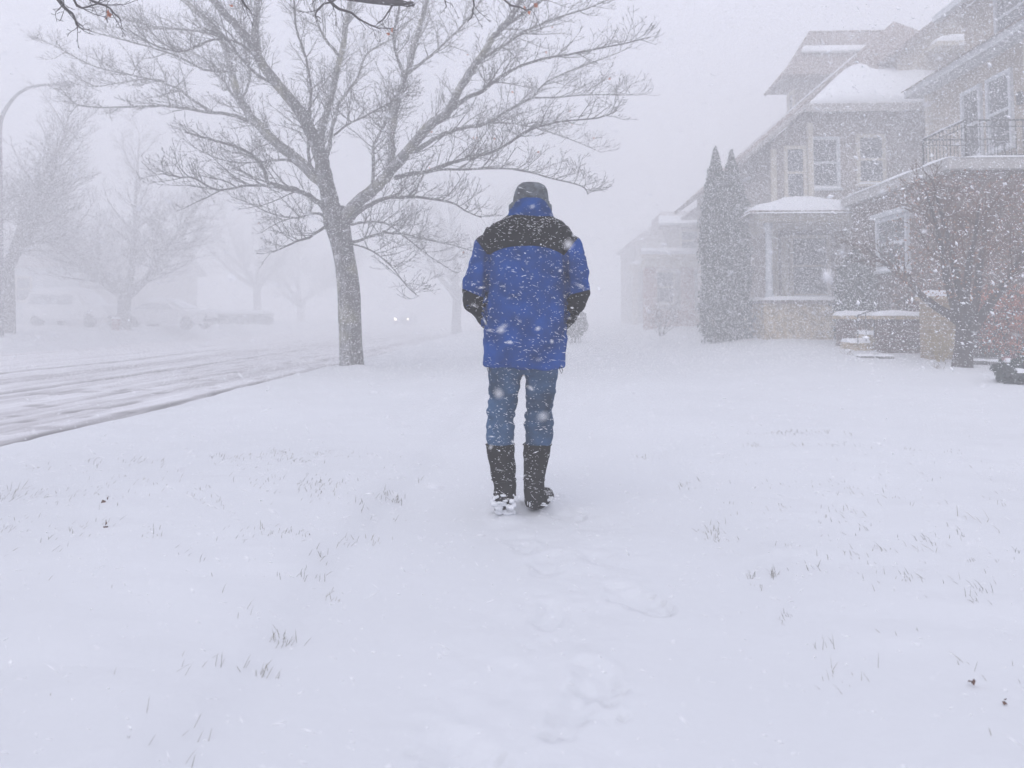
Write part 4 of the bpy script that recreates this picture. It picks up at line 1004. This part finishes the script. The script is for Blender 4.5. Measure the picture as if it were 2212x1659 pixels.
# collar
cv = [(477,1093,1200,.088,.065),(470,1096,1196,.087,.062),(455,1101,1190,.082,.066),(442,1107,1185,.078,.072),(434,1112,1181,.074,.078),(430.5,1117,1178,.070,.082),(433,1121,1174,.064,.084),(450,1119,1176,.062,.082)]
cb = MB(); v_, f_, _ = rings(cv, 32); cb.add(v_, f_)
for i, v in enumerate(cb.v):
    x, y, z = v; z += .010*max(0, -(y-.07)/.085) - .03*(abs(x-Q(1147,430).x)/.13)**2*(i >= 96); z += mnoise.noise(Vector((x*20, y*20, z*14)))*.004
    d = 1+mnoise.noise(Vector((x*11, y*11, z*25)))*.05; cb.v[i] = (x*d, .07+(y-.07)*d, z)
collar = cb.build('collar', M_blue, walker, True)
sb = MB(); pts = [Q(1147+54*math.cos(a_), 474, 0)+Vector((0, .066+.089*math.sin(a_), .006*math.sin(a_))) for a_ in np.linspace(0, 2*math.pi, 29)]
sb.tube(pts, [.008]*29, 6); sb.build('collar_seam', M_black, walker, True)
# hat with folded brim and ear flap
M_hat = mat('grey_knit', (.10, .112, .125), .95, var=.45, vscale=26, bump=.006, bscale=55)
hv = [(456,1112,1182,.072,.108),(446,1109,1185,.080,.104),(437,1108,1186,.088,.100),(425,1110,1185,.096,.096),(412,1113,1182,.096,.09),(403,1118,1177,.085,.09),(397,1126,1168,.062,.09),(394,1136,1158,.03,.09),(393.4,1146,1148,.004,.09)]
hb = MB(); v_, f_, _ = rings(hv, 32); hb.add(v_, f_)
for i, v in enumerate(hb.v):
    x, y, z = v; d = 1+mnoise.noise(Vector((x*18, y*18, z*24)))*.06; cx = Q(1147, 430).x; hb.v[i] = (cx+(x-cx)*d, .085+(y-.085)*d, z+mnoise.noise(Vector((x*12,y*12,z*5)))*.003)
hat = hb.build('hat', M_hat, walker, True)
bb = MB(); pts = [Q(1147,436)+Vector((0, .100, 0))+Vector((.104*math.cos(a_), .096*math.sin(a_), .004*math.cos(a_)-.012*abs(math.cos(a_))+.003*math.sin(3*a_))) for a_ in np.linspace(0, 2*math.pi, 33)]
vs = []; fs = []
for i, p_ in enumerate(pts):
    c_ = Q(1147,436)+Vector((0,.100,0)); d = (p_-c_).normalized()
    for (o_, h_) in ((0,-.034),(.007,-.03),(.009,.0),(.007,.026),(-.004,.030)): vs.append(p_+d*(o_-.008)+Vector((0,0,h_)))
for i in range(32):
    for k in range(4): fs.append((i*5+k, (i+1)*5+k, (i+1)*5+k+1, i*5+k+1))
bb.add(vs, fs); bb.build('brim', M_hat, hat, True)
for s in (1107, 1184):
    eb = MB(); c_ = Q(s, 450, .08); eb.lathe([(.002,-.045),(.018,-.035),(.022,-.01),(.02,.02),(.002,.035)], tuple(c_), 12); eb.build('ear_flap', M_hat, hat, True)

# jeans
jb = MB()
hips = [(735,1062,1208,.13,.0),(765,1058,1206,.13,0),(795,1056,1205,.125,0),(806,1058,1203,.115,0)]
v_, f_ = closed(hips, 30); jb.add(v_, f_)
LG = [(780,1056,1133,.095,.0),(800,1055,1131,.095,0),(820,1056,1126,.092,0),(845,1056,1120,.088,.0),(870,1054.5,1115.5,.083,.0),(890,1053.5,1113,.08,-.005),(905,1050,1110.5,.078,-.01),(918,1052.5,1111,.074,-.015),(932,1050.5,1112,.078,-.02),(945,1050,1112,.076,-.03),(958,1054,1109,.07,-.035),(985,1057,1108,.06,-.05)]
RG = [(780,1132,1206,.095,.0),(800,1132,1205,.095,0),(817,1135,1203.5,.092,0),(845,1136,1201,.088,.01),(870,1136,1196,.083,.015),(887,1135,1192.5,.08,.02),(900,1133.5,1195,.08,.025),(908,1138,1194,.074,.03),(917,1132.5,1193.5,.079,.035),(932,1137,1196.5,.078,.04),(945,1137,1193,.074,.045),(960,1135,1190,.07,.05),(985,1138,1186,.06,.06)]
for D_ in (LG, RG): v_, f_ = closed(D_, 26); jb.add(v_, f_)
def pdisp(co):
    x, y, z = co; kz = math.exp(-((z-.55)/.16)**2)
    return (mnoise.noise(Vector((x*5, y*5, z*26)))*.014*kz+mnoise.noise(Vector((x*9+3, y*8, z*11)))*.006+mnoise.noise(Vector((x*20, y*20, z*45)))*.0045*(.35+kz))
jeans = fuse(jb, 'jeans', .0075, 2, pdisp); jeans.data.materials.append(M_jean); jeans.parent = walker

# boots
def boot(data, foot, name='boot'):
    bm_ = MB(); v_, f_ = closed(data, 24); bm_.add(v_, f_)
    pts, rr = smooth_path([Vector(a) for a, _ in foot], [r_ for _, r_ in foot], 3); bm_.tube(pts, rr, 16)
    o = fuse(bm_, name, .008, 2, lambda co: mnoise.noise(Vector((co.x*10, co.y*10, co.z*22)))*.006+mnoise.noise(co*30)*.0025)
    o.data.materials.append(M_boot); o.parent = walker; return o
# the rear (left) foot is lifting off: heel up, toe in the snow
LB_ = [(957,1050,1110,.074,-.035),(962,1050.5,1110.5,.075,-.036),(985,1053.5,1112,.074,-.045),(1006,1057,1113.5,.070,-.055),(1025,1060,1114,.064,-.065),(1038,1063,1114,.058,-.07),(1052,1067,1115,.056,-.08),(1064,1065.5,1115.5,.058,-.085),(1078,1064,1114,.062,-.09),(1088,1068,1111,.05,-.085)]
lh = Q(1089, 1084, -.12); lt = Vector((lh.x-.012, .075, .0))
bootL = boot(LB_, [(lh, .046),(lh.lerp(lt, .35), .050),(lh.lerp(lt, .7), .050),(lt, .040)])
RB_ = [(957,1131,1190,.074,.05),(962,1130.5,1190.5,.075,.05),(985,1130.5,1187.5,.074,.055),(1006,1130.5,1184,.070,.06),(1025,1131,1178,.064,.06),(1038,1131.5,1176,.058,.06),(1052,1131.5,1177,.056,.06),(1068,1131,1180,.062,.06),(1082,1132,1179,.062,.065),(1093,1136,1174,.052,.07)]
rh = Q(1155, 1082, .03); rt = Vector((rh.x+.075, .30, .035))
bootR = boot(RB_, [(rh, .05),(rh.lerp(rt, .4), .052),(rh.lerp(rt, .75), .050),(rt, .04)])
for o_, D_ in ((bootL, LB_), (bootR, RB_)):
    tb_ = MB()
    for row in (D_[1], D_[5]):
        dy, xl, xr, hd, oy = row; pts = [Q((xl+xr)/2+(xr-xl)/2*1.02*math.cos(a_), dy-2, oy)+Vector((0, hd*1.02*math.sin(a_), .003*math.sin(2*a_))) for a_ in np.linspace(0, 2*math.pi, 21)]
        tb_.tube(pts, [.004]*21, 5)
    tb_.build('trim', M_boot, o_, True)
# snow packed on heel and sole of the lifted boot
def lump(mb, c, r_, seed, sq=(1,1,1), n1=14, n2=10):
    vs = []; fs = []
    for j in range(n2+1):
        th = math.pi*j/n2
        for i in range(n1):
            ph = 2*math.pi*i/n1; d = Vector((math.sin(th)*math.cos(ph), math.sin(th)*math.sin(ph), math.cos(th)))
            rr = r_*(1+.5*mnoise.noise(d*2.2+Vector((seed,0,0)))+.2*mnoise.noise(d*6+Vector((seed,3,0)))); vs.append(c+Vector((d.x*sq[0], d.y*sq[1], d.z*sq[2]))*rr)
    for j in range(n2):
        for i in range(n1): fs.append((j*n1+i, (j+1)*n1+i, (j+1)*n1+(i+1)%n1, j*n1+(i+1)%n1))
    mb.add(vs, fs)
sn = MB()
for dx, dy, oy, r_, sq in ((1076,1092,-.155,.030,(1.3,.7,.8)),(1098,1090,-.16,.028,(1.1,.7,.9)),(1085,1106,-.13,.036,(1.3,.8,.7)),(1101,1106,-.12,.028,(1,.8,1)),(1068,1080,-.14,.018,(1,.8,1.2)),(1110,1077,-.14,.016,(.8,.8,1.3)),(1090,1076,-.175,.018,(1.5,.5,.6)),(1078,1072,-.165,.012,(1,.6,1)),(1094,1114,-.10,.03,(1.3,.8,.6))):
    for q_ in range(5):
        lump(sn, Q(dx+rng.gauss(0,6), dy+rng.gauss(0,5), oy+rng.gauss(0,.006)), r_*rng.uniform(.25,.62), dx+q_*7, sq)
sn.build('packed_snow', M_cap, bootL, True)
sn = MB()
for dx, dy, oy, r_, sq in ((1184,1080,.06,.02,(1,.8,1.2)),(1141,1088,-.02,.014,(.5,.6,2)),(1172,1092,.0,.018,(1.5,.8,.5)),(1188,1070,.12,.018,(1,.9,.8))):
    for q_ in range(3): lump(sn, Q(dx+rng.gauss(0,3), dy+rng.gauss(0,3), oy), r_*rng.uniform(.3,.6), dx+q_*5, sq)
sn.build('packed_snow', M_cap, bootR, True)

# body under the clothes: one continuous skinned figure with head, face and hands
def body():
    sk = []; ed = []; rd = []
    def node(p_, r_, par=None):
        sk.append(Vector(p_)); rd.append(r_ if isinstance(r_, tuple) else (r_, r_))
        if par is not None: ed.append((par, len(sk)-1))
        return len(sk)-1
    pel = node(Q(1132,770), .11); sp = node(Q(1135,690), .105, pel); ch = node(Q(1137,590,.01), (.14,.10), sp); up = node(Q(1140,510,.04), (.12,.075), ch)
    nk = node(Q(1145,462,.09), .050, up); h0 = node(Q(1147,441,.105), .060, nk); h1 = node(Q(1147,422,.10), .066, h0); node(Q(1147,411,.098), .04, h1)
    jaw = node(Q(1147,448,.14), .045, h0); node(Q(1147,455,.165), .024, jaw); node(Q(1147,436,.185), .012, node(Q(1147,430,.165), .02, h0))
    for s in (-1, 1):
        node(Q(1147,436,.085)+Vector((s*.07,0,0)), .012, h0); node(Q(1147,425,.155)+Vector((s*.03,0,0)), .016, h1)
    for s, arm in ((-1, armL), (1, armR)):
        j = up
        for i, (p_, r_) in enumerate(arm): j = node(p_, max(.026, r_*.58), j)
        wr = node(arm[-1][0]+Vector((-s*.03, .01, -.01)), .026, j); palm = node(arm[-1][0]+Vector((-s*.085, .012, -.035)), (.032,.018), wr)
        base = arm[-1][0]+Vector((-s*.11, .012, -.05))
        for f_i, L_ in enumerate((.050,.056,.052,.042)):
            o_ = Vector((0, .0, -.022+.0155*f_i)); a1 = node(base+o_, .0095, palm); a2 = node(base+o_+Vector((-s*L_*.5, .006, -.012)), .0088, a1); node(base+o_+Vector((-s*L_*.9, -.004, -.026)), .008, a2)
        th = node(arm[-1][0]+Vector((-s*.06, .035, -.015)), .011, wr); node(th and sk[th]+Vector((-s*.035, .015, -.015)), .0095, th)
    for s, D_ in ((-1, LG), (1, RG)):
        j = pel
        for row in (D_[1], D_[4], D_[8]): dy, xl, xr, hd, oy = row; j = node(Q((xl+xr)/2, dy, oy), (xr-xl)*KP*.36, j)
        D2, hh, tt = (LB_, lh, lt) if s < 0 else (RB_, rh, rt)
        for row in (D2[3], D2[6]): dy, xl, xr, hd, oy = row; j = node(Q((xl+xr)/2, dy, oy), (xr-xl)*KP*.30, j)
        j = node(hh, .036, j); node(hh.lerp(tt, .8), .034, j)
    me = bpy.data.meshes.new('body'); me.from_pydata([tuple(v) for v in sk], ed, []); me.update()
    o = bpy.data.objects.new('body', me); COL.objects.link(o)
    m_ = o.modifiers.new('skin', 'SKIN'); m_.use_smooth_shade = True
    if not me.skin_vertices: me.skin_vertices.new() if hasattr(me.skin_vertices, 'new') else None
    for i, sv in enumerate(me.skin_vertices[0].data): sv.radius = rd[i]; sv.use_root = (i == 0)
    ss = o.modifiers.new('sub', 'SUBSURF'); ss.levels = 1; ss.render_levels = 1
    dg = bpy.context.evaluated_depsgraph_get(); dg.update(); m2 = bpy.data.meshes.new_from_object(o.evaluated_get(dg)); bpy.data.objects.remove(o)
    m2.name = 'body'; m2.materials.clear(); m2.materials.append(M_skin); o = bpy.data.objects.new('body', m2); COL.objects.link(o); o.parent = walker
    print('body verts', len(m2.vertices))
try: body()
except Exception as ex: print('BODY FAILED', ex)

# ------------------------------------------------------------------ snow in the air and on the cloth
def flakes(cs, ln, wd, seed, tilt=-.2, tsd=.35, rnd=1.0):
    """small irregular elongated octahedra"""
    rs = np.random.RandomState(seed); n_ = len(cs)
    th = rs.normal(tilt, tsd, n_); de = rs.normal(0, .5, n_)
    d = np.stack([np.cos(th)*np.cos(de), np.sin(de)*np.cos(th), np.sin(th)], 1)
    u = np.cross(d, rs.normal(size=(n_,3))); u /= np.linalg.norm(u, axis=1)[:,None]; q = np.cross(d, u)
    L_ = ln[:,None]/2; W_ = wd[:,None]/2
    s_ = lambda: rs.uniform(.6, 1.25, n_)[:,None]
    vs = np.stack([cs-d*L_, cs+u*W_*s_(), cs+q*W_*s_(), cs-u*W_*s_(), cs-q*W_*s_(), cs+d*L_], 1)
    k = np.array([(0,2,1),(0,3,2),(0,4,3),(0,1,4),(5,1,2),(5,2,3),(5,3,4),(5,4,1)])
    return vs.reshape(-1,3), (k[None]+np.arange(n_)[:,None,None]*6).reshape(-1,3)
rs = np.random.RandomState(2)
allv = []; allf = []; off = 0
def addf(cs, ln, wd, seed, **kw):
    global off
    v, f = flakes(cs, ln, wd, seed, **kw); allv.append(v); allf.append(f+off); off += len(v)
def wedge(n_, y0, y1, p_=3):
    y = (rs.uniform(y0**p_, y1**p_, n_))**(1/p_)
    x = rs.uniform(-1, 1, n_)*(.74*y+.4); z = CAMZ+rs.uniform(-1, .48, n_)*(y*.95+.3)*np.where(True, 1, 1)
    m = (z > g(x, y)+.05) & (z < CAMZ+.48*y+.4)
    return np.stack([x, y, z], 1)[m]
c = wedge(27000, .9, 4.1); addf(c, rs.lognormal(math.log(.0095), .6, len(c)), rs.lognormal(math.log(.0021), .4, len(c)), 1)
c = wedge(66000, 4.1, 11.5); addf(c, rs.lognormal(math.log(.0085), .5, len(c)), rs.uniform(.003, .0060, len(c)), 2)
# thicker gusts blowing past the houses at right: bigger, rounder clumps
n_ = 9500; y = rs.uniform(3.0, 9.5, n_); x = y*rs.uniform(.36, .80, n_); z = CAMZ+y*rs.uniform(-.07, .42, n_)
c = np.stack([x, y, z], 1); keepm = z > g(x, y)+.05; c = c[keepm]; sz = rs.lognormal(math.log(.0052), .42, len(c)); addf(c, sz*rs.uniform(1, 2.6, len(c)), sz, 3, tilt=-.3, tsd=.7)
# big soft clumps close to the lens
near = []
for dx, dy, yy in ((1228,528,.62),(1082,712,.8),(1078,850,.62),(1172,900,.58),(1192,738,1.3),(1788,598,.5),(1818,545,1.0),(1210,585,1.5),(868,208,.9),(778,95,1.0),(1162,710,1.2),(2000,225,.9),(1996,500,1.1),(1905,415,1.0),(500,600,.7),(300,450,.9),(1665,545,1.1),(1060,966,1.2),(600,110,1.2),(1240,508,1.3)):
    near.append(P(dx, dy, yy))
c = np.array([tuple(p_) for p_ in near]); addf(c, rs.uniform(.007, .011, len(c)), rs.uniform(.005, .007, len(c)), 4, tsd=.8)
c = wedge(130, .5, 1.6, 2); addf(c, rs.uniform(.003, .007, len(c)), rs.uniform(.0015, .0035, len(c)), 5, tsd=.6)
V_ = np.concatenate(allv); F_ = np.concatenate(allf)
fl = npmesh('falling_snow', V_, F_, M_flake); tag(fl, 'wind driven snowflakes filling the air', kind='stuff')
print('flakes', len(V_)//6)
# finer snow farther off: one block of small flakes, repeated over the street by geometry nodes
n_ = 66000; fc = rs.uniform(-3, 3, (n_, 3)); td = np.array([(1,1,1),(1,-1,-1),(-1,1,-1),(-1,-1,1)])*.0043
tv = fc[:,None,:]+(td[None]*rs.uniform(.6, 1.4, (n_,1,1))+rs.normal(0, .0014, (n_,4,3)))
tf = np.array([(0,1,2),(0,3,1),(0,2,3),(1,3,2)])[None]+np.arange(n_)[:,None,None]*4
fd = npmesh('distant_snowfall', tv.reshape(-1,3), tf.reshape(-1,3), mat('fine_snow', (.96,.96,.97), .9, spec=.1)); tag(fd, 'fine distant snowfall drifting past the houses and the street', kind='stuff')
ng = bpy.data.node_groups.new('snow_blocks', 'GeometryNodeTree')
ng.interface.new_socket('Geometry', in_out='INPUT', socket_type='NodeSocketGeometry'); ng.interface.new_socket('Geometry', in_out='OUTPUT', socket_type='NodeSocketGeometry')
gi = ng.nodes.new('NodeGroupInput'); go = ng.nodes.new('NodeGroupOutput'); jn = ng.nodes.new('GeometryNodeJoinGeometry')
for zc in (2.6, 8.6):
    gd = ng.nodes.new('GeometryNodeMeshGrid'); gd.inputs['Size X'].default_value = 66; gd.inputs['Size Y'].default_value = 30; gd.inputs['Vertices X'].default_value = 12; gd.inputs['Vertices Y'].default_value = 6
    tr_ = ng.nodes.new('GeometryNodeTransform'); tr_.inputs['Translation'].default_value = (0, 30, zc); ng.links.new(gd.outputs['Mesh'], tr_.inputs['Geometry']); ng.links.new(tr_.outputs[0], jn.inputs[0])
iop = ng.nodes.new('GeometryNodeInstanceOnPoints'); rv_ = ng.nodes.new('FunctionNodeRandomValue'); rv_.data_type = 'INT'; rv_.inputs[4].default_value = 0; rv_.inputs[5].default_value = 3
ml_ = ng.nodes.new('ShaderNodeMath'); ml_.operation = 'MULTIPLY'; ml_.inputs[1].default_value = math.pi/2; cx_ = ng.nodes.new('ShaderNodeCombineXYZ')
ng.links.new(rv_.outputs[2], ml_.inputs[0]); ng.links.new(ml_.outputs[0], cx_.inputs[2]); ng.links.new(cx_.outputs[0], iop.inputs['Rotation'])
ng.links.new(jn.outputs[0], iop.inputs['Points']); ng.links.new(gi.outputs[0], iop.inputs['Instance']); ng.links.new(iop.outputs[0], go.inputs[0])
fd.modifiers.new('blocks', 'NODES').node_group = ng
def dust(o, n_, seed, wfn, ln=.011, wd=.0024):
    me = o.data; me.calc_loop_triangles(); tr = np.empty(len(me.loop_triangles)*3, np.int32); me.loop_triangles.foreach_get('vertices', tr); tr = tr.reshape(-1,3)
    co = np.empty(len(me.vertices)*3, np.float32); me.vertices.foreach_get('co', co); co = co.reshape(-1,3)
    a_, b_, c_ = co[tr[:,0]], co[tr[:,1]], co[tr[:,2]]; nn = np.cross(b_-a_, c_-a_); ar = np.linalg.norm(nn, axis=1)+1e-12; nrm = nn/ar[:,None]
    wt = ar*wfn((a_+b_+c_)/3, nrm); wt = np.clip(wt, 0, None); rs_ = np.random.RandomState(seed); idx = rs_.choice(len(tr), n_, p=wt/wt.sum())
    u = rs_.uniform(size=(n_,1)); v = rs_.uniform(size=(n_,1)); sw = (u+v) > 1; u = np.where(sw, 1-u, u); v = np.where(sw, 1-v, v)
    pt = a_[idx]+u*(b_-a_)[idx]+v*(c_-a_)[idx]+nrm[idx]*.001
    vv, ff = flakes(pt, rs_.lognormal(math.log(ln), .5, n_), rs_.uniform(.5, 1.4, n_)*wd, seed, tilt=-.12, tsd=.4)
    npmesh('snow_dusting', vv, ff, M_flake, o)
topw = lambda c_, n3: .35+np.clip(n3[:,2], 0, 1)*1.6+np.clip(-n3[:,1], 0, 1)*.4
dust(jacket, 2200, 1, lambda c_, n3: topw(c_, n3)*np.where(c_[:,2] > 1.36, 1.15, 1.0))
dust(hat, 900, 2, topw, .004, .0016); dust(collar, 260, 3, topw, .006)
dust(jeans, 900, 4, topw); dust(bootL, 380, 5, topw); dust(bootR, 380, 6, topw)

# ------------------------------------------------------------------ grass through the snow
rng = random.Random(9); gb = MB()
def blade(p_, ln, lean, az, wd=.0022):
    d = Vector((math.sin(az)*math.sin(lean), math.cos(az)*math.sin(lean), math.cos(lean))); s_ = Vector((1, 0, 0)) if abs(d.x) < .8 else Vector((0,1,0)); s_ = (s_-d*s_.dot(d)).normalized()*wd/2
    mid = p_+d*ln*.55; tip = p_+d*ln+Vector((0, .03*ln, -.12*ln)); a_ = p_-d*.015
    k_ = d.cross(s_).normalized()*wd*.3
    gb.add([a_-s_, a_+s_, a_+k_, mid-s_*.8, mid+s_*.8, mid+k_*.8, tip], [(0,1,4,3),(1,2,5,4),(2,0,3,5),(3,4,6),(4,5,6),(5,3,6)])
def zat(x, y):
    i = min(max(np.searchsorted(xs, x)-1, 0), nx-2); j = min(max(np.searchsorted(ys, y)-1, 0), ny-2)
    return float(Z[j, i])
def tuft(dx, dy, sx, sy, n_, ln, lean=1.0, lsd=.3, wd=.0013):
    for _ in range(n_):
        x, y = rng.gauss(dx, sx), rng.gauss(dy, sy)
        if y < 760: continue
        p_ = G(x, y, 0)
        if p_.x > 1.2: p_ = G(x, y, gz(p_.x, p_.y)); p_ = G(x, y, gz(p_.x, p_.y))
        z_ = zat(p_.x, p_.y); blade(Vector((p_.x, p_.y, z_)), ln*rng.uniform(.25, 1.0)*.82, max(.1, rng.gauss(lean, lsd)), rng.gauss(.0, .45), wd*(1+max(0, p_.y-2.6)*.30)*rng.uniform(.7, 1.3))
# left lawn: two ragged rows and scattered stems
for dx, dy, sx, sy, n_, ln in ((600,984,26,4,40,.06),(690,985,16,4,22,.06),(490,992,22,6,26,.06),(300,1000,32,7,26,.07),(200,998,14,6,10,.08),(70,1013,16,3,8,.05),(760,990,22,4,12,.05),(620,1005,60,8,26,.05),
        (30,1068,20,8,22,.09),(20,1085,14,6,12,.09),(100,1072,22,10,14,.06),(170,1090,60,14,26,.05),(240,1060,40,10,14,.05),(400,1070,60,14,26,.05),(590,1058,50,12,26,.06),(690,1075,40,10,24,.05),(700,1062,24,8,14,.06),(840,1080,16,5,22,.05),(470,1112,24,8,12,.05),(680,1070,30,6,14,.05),
        (780,1110,16,8,8,.06),(860,1085,14,3,10,.05),(10,1160,14,10,16,.07),(170,1170,36,8,12,.06),(230,1140,24,10,10,.06),(330,1180,18,8,8,.05),(600,1166,30,5,18,.05),(650,1175,14,5,10,.05),(740,1180,14,6,8,.07),(790,1165,18,8,7,.06),(700,1215,20,6,8,.05),
        (650,1258,40,7,14,.055),(715,1285,10,6,7,.06),(560,1170,30,8,6,.05),(500,1180,26,8,5,.05),(430,1240,8,4,3,.05),(600,1388,14,7,18,.05),(640,1390,10,8,3,.06),(560,1455,24,8,14,.055),(400,1460,12,10,4,.08),(470,1455,20,10,5,.07),(540,1345,3,8,2,.08),
        (440,1595,24,10,4,.05),(318,1570,2,4,2,.06),(290,1636,30,4,3,.03),(420,1648,6,4,2,.05),(180,1510,60,12,3,.05),(380,1320,120,40,5,.05),(120,1300,80,60,5,.05),(905,1035,3,6,3,.12)):
    tuft(dx, dy, sx, sy, n_, ln)
# right of the sidewalk: edge tufts and lawn
for dx, dy, sx, sy, n_, ln in ((1478,1050,14,5,18,.07),(1500,1058,12,3,10,.05),(1395,985,16,4,12,.04),(1550,1150,16,9,26,.07),(1530,1140,8,6,10,.06),(1552,1165,6,4,8,.05),(1624,1242,5,4,12,.07),(1668,1254,5,4,16,.08),(1680,1256,10,5,8,.06),(1640,1265,10,5,5,.05),
        (1700,1340,10,9,14,.07),(1725,1335,12,4,5,.05),(1780,1405,16,7,10,.08),(1830,1480,26,10,14,.075),(1790,1455,10,8,6,.06),(1890,1495,14,6,3,.09),(1930,1395,50,10,4,.05),(1740,950,60,3,60,.05),(1680,950,30,3,20,.04),(1627,974,10,3,18,.06),(1720,975,14,3,10,.05),(1790,974,18,3,16,.05),(1860,975,20,3,10,.05),(1960,978,14,3,10,.04),(2060,975,20,3,8,.04),
        (1700,1050,60,6,14,.04),(1820,1055,40,6,12,.04),(1900,1070,50,8,10,.05),(1700,1120,60,8,10,.05),(1820,1112,30,6,12,.06),(1870,1150,10,6,6,.08),(2090,1120,26,6,7,.14),(2060,1160,16,6,8,.05),(1990,1180,30,6,14,.07),(1905,1195,12,4,9,.07),(1840,1210,22,5,10,.06),(1950,1265,30,8,14,.06),(1990,1200,30,6,6,.06),(2120,1285,12,7,7,.07),(2110,1310,16,7,9,.06),(1900,1280,60,20,8,.05),(2060,1240,60,30,10,.05),(2120,1450,40,12,5,.06),(2150,1510,40,40,4,.05),(1740,1250,14,6,4,.07)):
    tuft(dx, dy, sx, sy, n_, ln)
for _ in range(110):
    tuft(rng.choice([rng.uniform(0,880), rng.uniform(1560,2200)]), rng.uniform(985,1230), 14, 4, rng.randint(1,3), .045)
gr = gb.build('grass', mat('dead_grass', (.12, .105, .065), .9, var=.6, vscale=3)); tag(gr, 'dry grass blades poking through the snow', kind='stuff')
M_dead = mat('dead_leaf', (.10, .055, .04), .9, var=.4, vscale=30)
for dx, dy, s_, lab in ((228,1016,.03,'curled brown leaf in the snow at left, the higher one near the street'),(222,1072,.035,'curled brown leaf in the snow at left, below the other one'),(2098,1502,.022,'long brown leaf stuck in the snow at lower right'),(2165,1544,.014,'small dark leaf scrap at the lower right edge')):
    if dy < 1100: dy += 92
    p_ = G(dx, dy, gz(*G(dx, dy, 0)[:2])); lb = MB(); leaf(lb, Vector((0,0,0)), s_, rng); leaf(lb, Vector((s_*.3,0,.004)), s_*.8, rng)
    o = lb.build('fallen_leaf', M_dead); o.location = (p_.x, p_.y, zat(p_.x, p_.y)+.008); tag(o, lab, 'leaf', None)

# ------------------------------------------------------------------ the blizzard air
b = MB(); b.box(-200, 200, -30, 200, -1.4, 12.4); hz_ = b.build('haze', None); tag(hz_, 'blowing snow and fog', kind='stuff')
m = bpy.data.materials.new('haze'); m.use_nodes = True; n = m.node_tree.nodes; n.clear(); o_ = n.new('ShaderNodeOutputMaterial'); pv = n.new('ShaderNodeVolumePrincipled')
pv.inputs['Color'].default_value = (1, 1, 1, 1); pv.inputs['Density'].default_value = .027; pv.inputs['Anisotropy'].default_value = 0.0
m.node_tree.links.new(pv.outputs[0], o_.inputs['Volume']); hz_.data.materials.append(m)
